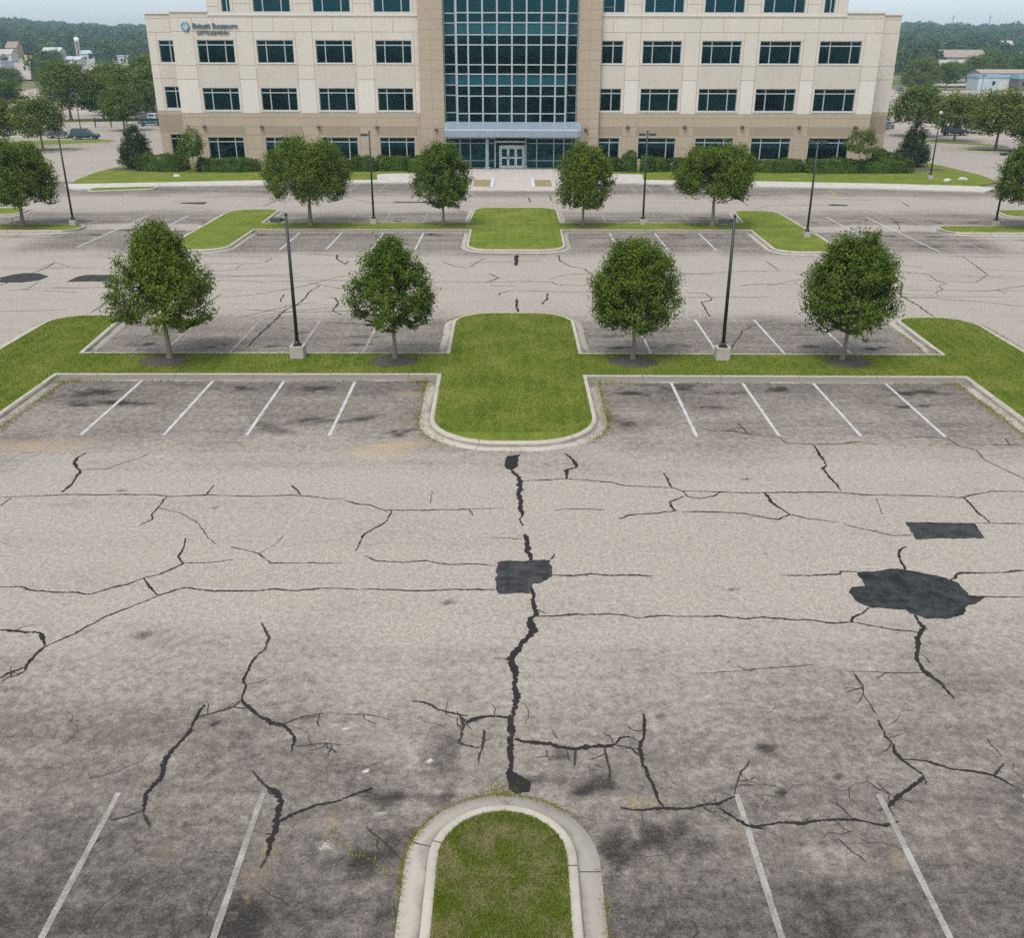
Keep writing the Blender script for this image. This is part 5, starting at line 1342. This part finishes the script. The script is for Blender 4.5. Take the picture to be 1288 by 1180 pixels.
def make_hedges():
    S = [('hedge', -37.2, 106.9, 5.0, 3.0, 1.6, 'mounded hedge between the left evergreen and the thin tree', 'mound'), ('hedge', -30.0, 106.2, 6.3, 2.3, 1.30, 'long clipped hedge under the first wide window from the left', ''),
         ('hedge', -24.0, 107.0, 4.0, 2.0, 1.25, 'clipped hedge half hidden behind the left spreading tree', ''), ('hedge', -18.6, 106.8, 2.6, 1.9, 1.3, 'squarish hedge right of the left spreading tree', ''),
         ('shrub', -16.6, 106.6, .95, .95, 1.35, 'small shrub right of the squarish hedge', ''), ('shrub', -15.4, 106.7, 1.7, 1.6, 1.5, 'round shrub behind the left far lamp post', ''), ('hedge', -12.6, 107.3, 3.6, 1.8, 1.45, 'hedge under the window nearest the left brown column', ''),
         ('shrub', -10.2, 106.2, 1.7, 1.5, 1.5, 'round shrub behind the left oval tree', ''),
         ('hedge', 10.1, 107.2, 3.0, 1.7, 1.25, 'low hedge under the narrow window right of the entrance', ''), ('shrub', 12.3, 106.6, 1.45, 1.4, 1.75, 'tall round shrub left of the right far lamp post', ''), ('shrub', 14.15, 106.4, 1.3, 1.3, 1.5, 'compact round shrub beside the right far lamp post', ''),
         ('shrub', 15.75, 106.8, 1.5, 1.3, 1.35, 'loose shrub just right of the right far lamp post', ''), ('hedge', 18.9, 107.0, 4.6, 1.9, 1.3, 'clipped hedge left of the right spreading tree', ''), ('hedge', 23.8, 106.9, 4.2, 1.9, 1.25, 'clipped hedge behind the right spreading tree', ''),
         ('hedge', 28.3, 106.5, 4.6, 2.0, 1.25, 'long clipped hedge right of the right spreading tree', ''), ('hedge', 34.0, 106.2, 6.2, 2.3, 1.35, 'long clipped hedge left of the right thin tree', ''),
         ('shrub', 39.3, 107.9, 1.7, 1.6, 1.9, 'round shrub against the right corner of the building', ''), ('hedge', 39.4, 106.4, 5.0, 2.4, 1.3, 'mounded hedge right of the right thin tree', 'mound'), ('shrub', 41.0, 110.2, 2.2, 2.0, 1.7, 'tall shrub left of the right evergreen', '')]
    for i, (nm, x, y, lx, ly, h, lab, k) in enumerate(S):
        o = link(nm, hedge_mesh(i + 5, lx, ly, h, dens=200, mound=.26 if k or nm == 'shrub' else .12), None, (x, y, .13))
        tag(o, lab, nm, 'clipped hedges along the building' if nm == 'hedge' else 'round shrubs along the building')
    for x, y, rx, ry in ((-40.2, 107.6, 3.0, 1.3), (44.2, 109.0, 2.6, 1.6)):
        mb = MB(); n = 28
        mb.add([(x + rx * math.cos(i * 2 * math.pi / n) * (1 + .06 * math.sin(i * 1.3)), y + ry * math.sin(i * 2 * math.pi / n), .14) for i in range(n)], [tuple(range(n))])
        tag(mb.build('mulch', M['mulch']), 'dark mulch under the %s evergreen' % ('left' if x < 0 else 'right'), kind='stuff')
make_hedges()

# ------------------------------------------------------------------ woods on the hills (uncountable)
def make_woods():
    rng = np.random.default_rng(77)
    pts = []
    def sector(a0, a1, r0, r1, lat, rad):
        r = r0
        while r < r1:
            k = max(1, int((a1 - a0) * r / lat))
            a = a0 + (np.arange(k) + rng.uniform(.1, .9, k)) * (a1 - a0) / k
            rr = r + rng.uniform(-.5, .5, k) * rad
            pts.append(np.stack([rr * np.sin(a), rr * np.cos(a)], -1)); r += rad
    sector(R(-37), R(-15), 660, 900, 12, 22); sector(R(-37), R(-15), 900, 1690, 14, 30); sector(R(-37), R(-15), 455, 650, 26, 40)
    sector(R(15), R(37), 500, 700, 12, 21); sector(R(15), R(37), 700, 1690, 14, 30)
    sector(R(-15), R(15), 900, 1690, 22, 60); sector(R(37), R(323), 300, 340, 9, 16)
    P = np.concatenate(pts)
    a = np.degrees(np.arctan2(P[:, 0], P[:, 1])); r = np.hypot(P[:, 0], P[:, 1])
    keep = np.ones(len(P), bool)
    for a0, a1, r0, r1 in ((-26.5, -22.6, 660, 700), (24.6, 26.8, 570, 602), (22.0, 23.2, 480, 560), (24.0, 25.6, 760, 815), (-27.6, -24.0, 560, 665), (-40, -22.0, 560, 585), (22.3, 25.2, 470, 545), (23.4, 26, 425, 455), (27.0, 28.6, 640, 690), (25.2, 26.6, 800, 1020)): keep &= ~((a > a0) & (a < a1) & (r > r0) & (r < r1))
    v = np.array([mnoise.noise(Vector((x * .008, y * .008, 2))) for x, y in P]); keep &= (v > -.42) | (r > 900)
    P = P[keep]; n = len(P); r = np.hypot(P[:, 0], P[:, 1])
    z = land(P[:, 0], P[:, 1])
    Rc = rng.uniform(3.8, 8.2, n) * np.where(r > 900, 1.3, 1.0); Hc = rng.uniform(6.5, 13.0, n) * np.where(r > 900, 1.12, 1.0)
    big = rng.random(n) < .05; Rc = np.where(big, Rc * 1.3, Rc); Hc = np.where(big, Hc * 1.2, Hc)
    K = 130
    d = unit(rng.normal(size=(n, K, 3))); d[..., 2] = np.abs(d[..., 2]) * 1.0 - .15
    lp = 1 + .18 * np.sin(d[..., 0] * 5 + rng.uniform(0, 6, (n, 1))) * np.sin(d[..., 1] * 5 + rng.uniform(0, 6, (n, 1)))
    C = np.stack([P[:, None, 0] + d[..., 0] * Rc[:, None] * lp * 1.06, P[:, None, 1] + d[..., 1] * Rc[:, None] * lp, z[:, None] + Hc[:, None] * (.42 + .58 * d[..., 2] * lp)], -1).reshape(-1, 3)
    N = unit(d.reshape(-1, 3) + rng.normal(0, .45, (n * K, 3)))
    sz = np.repeat(Rc, K) * .36
    m = len(C); aa = unit(np.cross(N, rng.normal(size=(m, 3)))); bb = np.cross(N, aa); s = (sz * rng.uniform(.6, 1.25, m))[:, None]
    V = np.stack([C - aa * s * .5, C + bb * s * .4, C + aa * s * .5, C - bb * s * .4], 1).reshape(-1, 3)
    F = np.arange(4 * m).reshape(-1, 4)
    # crown bodies behind the leaf clumps
    u = np.linspace(0, 2 * np.pi, 7)[:-1]
    rings = [(.95, .05), (.86, .5), (.5, .84)]
    B = np.concatenate([np.stack([np.cos(u) * q, np.sin(u) * q, np.full(6, h_)], -1) for q, h_ in rings])
    W = B[None] * np.stack([Rc * .86, Rc * .86, Hc * .92], -1)[:, None] + np.stack([P[:, 0], P[:, 1], z], -1)[:, None]
    fb = np.array([(k * 6 + i, k * 6 + (i + 1) % 6, (k + 1) * 6 + (i + 1) % 6, (k + 1) * 6 + i) for k in range(2) for i in range(6)] + [(12, 13, 14, 15), (12, 15, 16, 17)])
    FB = (np.arange(n)[:, None, None] * 18 + fb[None] + len(V)).reshape(-1, 4)
    wm = np_mesh('woodland', np.concatenate([V, W.reshape(-1, 3)]), np.concatenate([F, FB]), M['leaf_wood'])
    tone = rng.random(n) ** 1.4; at = wm.attributes.new('tone', 'FLOAT', 'POINT')
    at.data.foreach_set('value', np.concatenate([np.repeat(tone, K * 4), np.repeat(tone * .6, 18)]).astype(np.float32))
    o = link('woodland', wm)
    tag(o, 'hazy blue green woods covering the hills to the horizon', kind='stuff')
make_woods()

# ------------------------------------------------------------------ lamp posts
def lamp_post(x, y, h, heads, label, rz=0.0, z=.15, base=.50, group='lamp posts of the parking lot', tilt=0.0, knob=False):
    t = tag(empty('lamp_post', (x, y, z), rz), label, 'lamp post', group)
    b = MB(); q = .30 if base > .46 else .24; c = .05
    b.prism([(-q, -q + c), (-q + c, -q), (q - c, -q), (q, -q + c), (q, q - c), (q - c, q), (-q + c, q), (-q, q - c)], -.1, base); b.build('footing', M['base'], t, bevel=.03)
    p = MB(); p.box(-.17, .17, -.17, .17, base, base + .03); p.tube((0, 0, base), (0, 0, base + .18), .125, .11, 14); p.tube((0, 0, base + .18), (0, 0, h), .076, .055, 14); p.tube((0, 0, h), (0, 0, h + .06), .075, .03, 14)
    for sx in (-1, 1):
        for sy in (-1, 1): p.tube((sx * .13, sy * .13, base + .03), (sx * .13, sy * .13, base + .08), .02, .02, 6)
    po = p.build('pole', M['pole'], t, True)
    if tilt: po.rotation_euler = (0, tilt, 0)
    for s in heads:
        zz = h - .22
        a = MB(); a.box(min(0, s * .18), max(0, s * .18), -.03, .03, zz, zz + .07); a.build('arm', M['pole'], t)
        m = MB(); x0, x1 = sorted((s * .16, s * .62))
        m.add([(x0, -.17, zz - .05), (x1, -.17, zz - .05), (x1, .17, zz - .05), (x0, .17, zz - .05), (x0 + .03, -.13, zz + .12), (x1 - .05, -.13, zz + .10), (x1 - .05, .13, zz + .10), (x0 + .03, .13, zz + .12)],
              [(0, 3, 2, 1), (4, 5, 6, 7), (0, 1, 5, 4), (1, 2, 6, 5), (2, 3, 7, 6), (3, 0, 4, 7)])
        hd = m.build('lamp_head', M['pole'], t, bevel=.02)
        l = MB(); l.box(x0 + .05, x1 - .06, -.13, .13, zz - .075, zz - .051); l.build('lens', M['lens'], hd)
    if knob:
        m = MB(); m.tube((0, 0, h - .1), (0, 0, h + .06), .13, .21, 14); m.tube((0, 0, h + .06), (0, 0, h + .2), .21, .11, 14); m.build('lamp_head', M['lens'], t, True)
    return t
lamp_post(-8.87, 38.6, 5.78, (-1,), 'dark lamp post with one head on the near strip, left of the lawn')
lamp_post(8.68, 38.5, 5.78, (-1,), 'dark lamp post with one head on the near strip, right of the lawn')
lamp_post(-10.2, 72.4, 6.4, (-1,), 'dark lamp post behind the far strip, left of the entrance', base=.38)
lamp_post(9.6, 72.5, 6.45, (-1, 1), 'dark twin headed lamp post behind the far strip, right of the entrance', base=.38)
lamp_post(20.2, 67.2, 6.4, (-1, 1), 'dark lamp post on the rounded right end of the far island', base=.38)
lamp_post(-31.95, 71.55, 6.55, (-1, 1), 'dark twin headed lamp post at left beside the edge tree', base=.38)
lamp_post(35.45, 72.2, 5.2, (-1,), 'dark lamp post at the right edge beside the edge tree', base=.38)
lamp_post(42.0, 100.8, 6.2, (), 'dark lamp post with a pale round head on the right lawn', z=.13, base=.38, knob=True)
lamp_post(98.5, 218, 7.6, (-1, 1), 'thin distant lamp post in the pale lot at right', z=0, base=.4)
lamp_post(90.5, 255, 7.8, (-1, 1), 'faint thin lamp post in the pale lot, close to the right wall', z=0, base=.4)
lamp_post(-69.0, 163, 5.8, (-1, 1), 'thin lamp post among the trees by the dark parked car', z=0, base=.4)

# ------------------------------------------------------------------ cars
def make_car(kind, paint):
    L, Wd, Hh = (4.7, 1.86, 1.72) if kind == 'suv' else (4.5, 1.78, 1.42)
    body = MB(); zb = .28
    hood = .98 if kind == 'suv' else .86
    # lower body from cross sections along the length
    st = [(-L / 2, .62, .50, hood * .92), (-L / 2 + .12, .88, .34, hood), (-L / 2 + .9, .93, zb, hood + .04), (0, .93, zb, hood + .04), (L / 2 - 1.3, .93, zb, hood + .02), (L / 2 - .35, .88, zb + .02, hood - .10), (L / 2 - .05, .74, .36, hood - .22), (L / 2, .60, .45, hood - .32)]
    vs = []
    for x, w, z0, z1 in st:
        w *= Wd / 1.86
        vs += [(x, -w * .95, z0), (x, -w, (z0 + z1) / 2), (x, -w * .93, z1), (x, w * .93, z1), (x, w, (z0 + z1) / 2), (x, w * .95, z0)]
    fs = [tuple(i * 6 + j for j in range(6)) for i in (0,)] + [tuple((len(st) - 1) * 6 + j for j in range(5, -1, -1))]
    fs += [(i * 6 + j, i * 6 + (j + 1) % 6, (i + 1) * 6 + (j + 1) % 6, (i + 1) * 6 + j) for i in range(len(st) - 1) for j in range(6)]
    body.add(vs, fs)
    # cabin
    b0, b1, t0, t1 = ((-L / 2 + .12, L / 2 - 1.25, -L / 2 + .35, L / 2 - 2.05) if kind == 'suv' else (-L / 2 + .55, L / 2 - 1.2, -L / 2 + 1.15, L / 2 - 2.0))
    wb, wt = Wd / 2 * .92, Wd / 2 * .74
    body.add([(b0, -wb, hood + .02), (b1, -wb, hood + .02), (b1, wb, hood + .02), (b0, wb, hood + .02), (t0, -wt, Hh), (t1, -wt, Hh), (t1, wt, Hh), (t0, wt, Hh)], [(4, 5, 6, 7), (0, 1, 5, 4), (1, 2, 6, 5), (2, 3, 7, 6), (3, 0, 4, 7)])
    g = []
    def glass(fn):
        m = MB(); m.quad(*fn); g.append(m.mesh('window', M['car_glass']))
    def lerp(u, v, side):      # point on the cabin side, u along, v up
        xa = b0 + (b1 - b0) * u; xb = t0 + (t1 - t0) * u
        return (xa + (xb - xa) * v, side * (wb + (wt - wb) * v + .012), hood + .02 + (Hh - hood - .02) * v)
    for sd in (-1, 1):
        for u0, u1 in ((.05, .31), (.34, .62), (.65, .95)): glass((lerp(u0, .1, sd), lerp(u1, .1, sd), lerp(u1, .86, sd), lerp(u0, .86, sd)))
    for (xa, xb, s_) in ((b1, t1, 1), (b0, t0, -1)):
        f_ = lambda v, k: (xa + (xb - xa) * v + s_ * .012, k * (wb + (wt - wb) * v) * .88, hood + .02 + (Hh - hood - .02) * v)
        glass((f_(.08, -1), f_(.08, 1), f_(.9, 1), f_(.9, -1)))
    ty = MB(); ty.tube((0, -.11, 0), (0, .11, 0), .34, .34, 20)
    rm = MB(); rm.tube((0, -.118, 0), (0, .118, 0), .21, .21, 12)
    hl = MB(); hl.box(-.05, .05, -.2, .2, -.07, .07)
    return dict(body=body.mesh('body', paint), glass=g, tyre=ty.mesh('wheel', M['tyre']), rim=rm.mesh('rim', M['rim']), head=hl.mesh('headlight', M['head']), tail=hl.mesh('taillight', M['tail']), L=L, W=Wd, hood=hood)
CARS = {}
def car(kind, colour, x, y, rz, label, group=None, z=0.0):
    key = (kind, colour)
    if key not in CARS: CARS[key] = make_car(kind, plain('car_paint', colour, .3, .5, .2, .06))
    c = CARS[key]
    t = tag(empty('parked_car', (x, y, z), rz), label, 'car', group)
    t.scale = (.86,) * 3
    b = link('body', c['body'], t)
    b.modifiers.new('edge', 'BEVEL').width = .05
    for g in c['glass']: link('window', g, t)
    for sx in (-.30, .31):
        for sy in (-1, 1):
            w = link('wheel', c['tyre'], t, (c['L'] * sx, sy * (c['W'] / 2 - .10), .34)); link('rim', c['rim'], w)
    for sy in (-1, 1):
        link('headlight', c['head'], t, (c['L'] / 2 - .10, sy * .52, c['hood'] - .28)); link('taillight', c['tail'], t, (-c['L'] / 2 + .03, sy * .58, c['hood'] - .18))
    return t
car('suv', (.012, .045, .05), -62.0, 147.6, R(-4), 'dark teal parked car before the trees at left')
car('saloon', (.16, .20, .23), -66.6, 149.6, R(6), 'grey blue low car just left of the dark teal one')
car('saloon', (.04, .13, .15), -62.6, 176.5, R(8), 'teal saloon partly hidden behind the left building corner')
car('suv', (.55, .57, .60), -64.8, 186, R(85), 'white car glimpsed above the teal saloon')
car('saloon', (.05, .12, .14), 131.2, 278, R(5), 'teal low car in the pale lot below the white shed', 'cars in the pale lot at right')
car('suv', (.02, .03, .035), 138.8, 287, R(2), 'black car in the pale lot right of the teal one', 'cars in the pale lot at right')
car('saloon', (.10, .20, .24), 141.5, 268, R(4), 'blue car cut by the right edge in the pale lot', 'cars in the pale lot at right')
for i, (x, y, c) in enumerate([(118, 345, (.10, .22, .26)), (123.5, 345.5, (.5, .52, .54)), (129, 346, (.07, .17, .22)), (134.6, 346.5, (.30, .34, .36)), (112.5, 344.6, (.06, .14, .18))]):
    car('suv' if i % 2 else 'saloon', c, x, y, R(90), ['blue car in the far row along the hedge line', 'white car in the far row along the hedge line', 'dark blue car in the far row, before the tan building', 'silver car at the right end of the far row', 'darkest car at the left end of the far row'][i], 'row of far cars before the tan building')
for i, (x, y, c) in enumerate([(68.5, 158, (.015, .018, .02)), (62.8, 172, (.10, .16, .18)), (73.5, 163, (.45, .46, .47))]):
    car('saloon' if i else 'suv', c, x, y, R(3 + 40 * i), ['black car under the trees behind the right evergreen', 'blue grey car seen under the tree by the right wall', 'silver car under the branches left of the grass wedge'][i])

# ------------------------------------------------------------------ low things near the building
def rail():
    t = tag(empty('guard_rail', (-65.0, 172.2, 0), R(12.5)), 'long dark horizontal rail on posts behind the left trees', 'fence')
    m = MB(); m.box(-5.2, 5.2, -.06, .06, .95, 1.35); m.build('rail', M['dark_metal'], t, bevel=.02)
    for i in range(5):
        p = MB(); p.box(-.09, .09, -.09, .09, 0, 1.55); p.build('post', M['dark_metal'], t, loc=(-5 + i * 2.5, .17, 0))
rail()
def rock(x, y, r_, lab, seed):
    bm = bmesh.new(); bmesh.ops.create_icosphere(bm, subdivisions=3, radius=1)
    for v in bm.verts:
        d = 1 + .35 * mnoise.noise(v.co * 1.3 + Vector((seed, 0, 0))) + .12 * mnoise.noise(v.co * 4)
        v.co = Vector((v.co.x * d * r_ * 1.35, v.co.y * d * r_, max(v.co.z * d * r_ * .72, -.1)))
    me = bpy.data.meshes.new('rock'); bm.to_mesh(me); bm.free(); me.materials.append(M['stone'])
    tag(link('rock', me, None, (x, y, .15)), lab, 'rock')
rock(-34.1, 101.6, .27, 'white rock on the left lawn below the thin tree', 1.0)
rock(43.0, 99.0, .30, 'pale rock on the right lawn beside the round-headed lamp', 4.0)
rock(45.0, 100.2, .33, 'larger pale rock near the tip of the right lawn', 9.0)
def drain():
    t = tag(empty('drain_grate', (-8.0, 84.5, 0)), 'dark slotted drain grate in the lane before the left oval tree', 'drain')
    f = MB(); f.box(-1.95, 1.95, -.22, .22, 0, .02)
    f.build('frame', M['dark_metal'], t)
    g = MB()
    for i in range(38): g.box(-1.88 + i * .1, -1.83 + i * .1, -.17, .17, .021, .035)
    g.build('grating', M['dark_metal'], t)
    b = MB(); b.box(-2.12, -1.96, -.25, .25, 0, .06); b.build('end_block', M['emblem'], t, bevel=.01)
drain()

# ------------------------------------------------------------------ far buildings and masts
def house(x, y, w, d, h, wallc, roofc, label, rz=0.0, roof='gable', rh=1.2, nwin=3, z=None, name='house', cat='building', door=False):
    z = float(land(np.array(x), np.array(y))) if z is None else z
    t = tag(empty(name, (x, y, z), rz), label, cat)
    wm = plain('far_wall', tuple(v * .72 for v in wallc), .9, .2, 0, .2, .4); rm = plain('far_roof', tuple(v * .8 for v in roofc), .8, .2, 0, .25, .5)
    b = MB(); b.box(-w / 2, w / 2, -d / 2, d / 2, -1.5, h)
    if roof == 'gable': b.add([(-w / 2, -d / 2, h), (-w / 2, d / 2, h), (-w / 2, 0, h + rh), (w / 2, -d / 2, h), (w / 2, d / 2, h), (w / 2, 0, h + rh)], [(0, 2, 1), (3, 4, 5)])
    b.build('wall', wm, t)
    r_ = MB(); e = .35
    if roof == 'gable':
        for s in (-1, 1): r_.add([(-w / 2 - e, s * (d / 2 + e), h - .18), (w / 2 + e, s * (d / 2 + e), h - .18), (w / 2 + e, 0, h + rh + .02), (-w / 2 - e, 0, h + rh + .02), (-w / 2 - e, s * (d / 2 + e), h - .02), (w / 2 + e, s * (d / 2 + e), h - .02), (w / 2 + e, 0, h + rh + .2), (-w / 2 - e, 0, h + rh + .2)],
                                 [(0, 1, 2, 3), (7, 6, 5, 4), (0, 4, 5, 1), (1, 5, 6, 2), (3, 2, 6, 7), (0, 3, 7, 4)])
    else: r_.box(-w / 2 - .2, w / 2 + .2, -d / 2 - .2, d / 2 + .2, h + .01, h + rh)
    r_.build('roof', rm, t)
    for i in range(nwin):
        xx = -w / 2 + w * (i + .5) / nwin
        f = MB(); f.box(-.55, .55, -.05, .04, 0, 1.3); wn = f.build('window', M['alu_dark'], t, loc=(xx, -d / 2 - .03, h * .42))
        g = MB(); g.quad((-.47, -.06, .08), (.47, -.06, .08), (.47, -.06, 1.22), (-.47, -.06, 1.22)); g.build('pane', M['glass'], wn)
    if door:
        dd = MB(); dd.box(-1.3, 1.3, -.08, .03, 0, h * .72); dd.build('door', M['coping'], t, loc=(w * .32, -d / 2 - .02, .01))
    return t
house(163.5, 358, 10.6, 9, 4.0, (.58, .64, .70), (.30, .46, .56), 'white metal shed with a pale blue roof edge at right', roof='flat', rh=.9, nwin=1, name='shed', door=True, z=0)
house(176, 352, 14.0, 9, 3.7, (.20, .165, .14), (.24, .40, .47), 'brown low shop with a blue roof at the right edge', roof='flat', rh=1.3, nwin=4, name='shop', z=0)
house(176, 372, 22, 9, 5.2, (.42, .35, .29), (.36, .29, .25), 'long tan roofed hall behind the white shed', roof='gable', rh=1.0, nwin=4, name='hall', z=0)
house(212, 500, 21, 16, 6.4, (.48, .43, .36), (.33, .27, .23), 'wide pale house with a brown hipped roof among the trees', roof='gable', rh=3.0, nwin=5)
house(262, 640, 5.6, 7, 7.5, (.66, .63, .60), (.50, .47, .45), 'small white gabled house on the wooded slope at right', roof='gable', rh=2.4, nwin=1)
house(322, 655, 6.0, 7, 5.0, (.56, .62, .66), (.40, .48, .53), 'tiny blue grey house on the wooded slope at right', roof='gable', rh=1.6, nwin=1)
house(334, 640, 14, 9, 6.0, (.48, .40, .34), (.34, .42, .47), 'low house at the right edge of the wooded slope', roof='gable', rh=2, nwin=2)
house(-240, 470, 26, 12, 4.6, (.60, .63, .68), (.46, .54, .62), 'long white low building at the far left edge', roof='flat', rh=.7, nwin=6, name='warehouse', z=2.4)
house(-304, 606, 11, 10, 6.5, (.50, .38, .24), (.36, .28, .20), 'tall tan house at the far left edge', roof='gable', rh=2.6, nwin=2)
house(-288, 608, 6, 8, 6.2, (.46, .35, .24), (.30, .24, .18), 'narrow brown house right of the tall tan one', roof='gable', rh=3, nwin=1)
house(-262, 600, 10, 9, 5.2, (.66, .64, .62), (.55, .53, .51), 'white church like house above the dry field', roof='gable', rh=2.0, nwin=2)
house(-238, 596, 12, 8, 5.0, (.55, .60, .62), (.40, .46, .50), 'grey house beside the white water tower', roof='gable', rh=1.5, nwin=2)
house(-212, 585, 14, 9, 4.2, (.62, .63, .64), (.58, .60, .62), 'white flat roofed house above the left treetops', roof='flat', rh=.6, nwin=3)
house(-196, 600, 17, 10, 6.0, (.56, .49, .43), (.52, .44, .39), 'pinkish house just left of the big building', roof='gable', rh=2.6, nwin=3)
house(-228, 540, 13, 8, 3.6, (.60, .62, .64), (.48, .52, .55), 'low pale house under the single round tree', roof='gable', rh=1.2, nwin=3)
house(-262, 520, 18, 10, 4.0, (.58, .50, .42), (.50, .46, .42), 'beige long building below the dry field', roof='gable', rh=1.4, nwin=4)
house(-205, 468, 15, 9, 3.4, (.60, .61, .63), (.55, .57, .60), 'pale shed roof above the tallest light tree', roof='flat', rh=.5, nwin=3, name='shed')
house(-270, 556, 12, 8, 4.4, (.63, .62, .60), (.42, .40, .38), 'white house with a dark roof beside the dry field', roof='gable', rh=2.2, nwin=3)
house(196, 470, 12, 9, 4.2, (.62, .60, .57), (.46, .42, .39), 'pale house half hidden behind the dark trees at right', roof='gable', rh=1.8, nwin=3)
house(286, 590, 9, 8, 4.6, (.60, .60, .60), (.50, .48, .47), 'pale cottage in a gap of the woods at right', roof='gable', rh=1.8, nwin=2)
house(372, 800, 11, 9, 6.0, (.64, .60, .56), (.50, .42, .37), 'high pale house on the hillside at right', roof='gable', rh=2.6, nwin=2)
def water_tower():
    t = tag(empty('water_tower', (-250, 605, float(land(np.array(-250), np.array(605))))), 'little white water tower among the far houses at left', 'water tower')
    b = MB(); b.tube((0, 0, 10.5), (0, 0, 12.6), 1.4, 1.4, 18); b.tube((0, 0, 12.6), (0, 0, 13.3), 1.4, .3, 18); b.build('tank', plain('tank_white', (.66, .69, .72), .6), t, True)
    for i in range(4):
        a = R(45 + 90 * i); l = MB(); l.tube((1.3 * math.cos(a), 1.3 * math.sin(a), 0), (1.1 * math.cos(a), 1.1 * math.sin(a), 10.5), .2, .2, 8); l.build('leg', M['coping'], t)
water_tower()
mb = MB(); q = [(-312, 585), (-232, 600), (-225, 640), (-318, 655)]
mb.add([(x, y, float(land(np.array(x), np.array(y))) + .5) for x, y in q], [(0, 1, 2, 3)])
tag(mb.build('field', plain('dry_field', (.30, .27, .085), .95, .1, 0, .25, .05)), 'dry yellow field before the wooded hill at left', kind='structure')
def mast(x, y, h, lab, dishes):
    z = float(land(np.array(x), np.array(y)))
    t = tag(empty('radio_mast', (x, y, z)), lab, 'mast', 'thin masts on the skyline')
    m = MB()
    for i in range(3):
        a = 2.094 * i; m.tube((1.3 * math.cos(a), 1.3 * math.sin(a), 0), (.35 * math.cos(a), .35 * math.sin(a), h), .24, .16, 5)
    for k in range(int(h / 3)):
        zz = k * 3.0; f = 1.3 - .95 * zz / h
        for i in range(3):
            a, b = 2.094 * i, 2.094 * (i + 1); m.tube((f * math.cos(a), f * math.sin(a), zz), (f * math.cos(b), f * math.sin(b), zz + 2.6), .12, .12, 4)
    m.build('lattice', M['alu_dark'], t)
    for zz in dishes:
        d = MB(); d.box(-1.2, 1.2, -.9, -.4, h * zz, h * zz + 2.2); d.build('antenna', M['alu_dark'], t)
mast(800, 1530, 33, 'tallest thin lattice mast on the skyline at the right edge', (.9, .7))
mast(672, 1500, 23, 'short mast on the skyline between the two other masts', (.85,))
mast(628, 1520, 23, 'short mast on the skyline nearest the big building', (.8,))
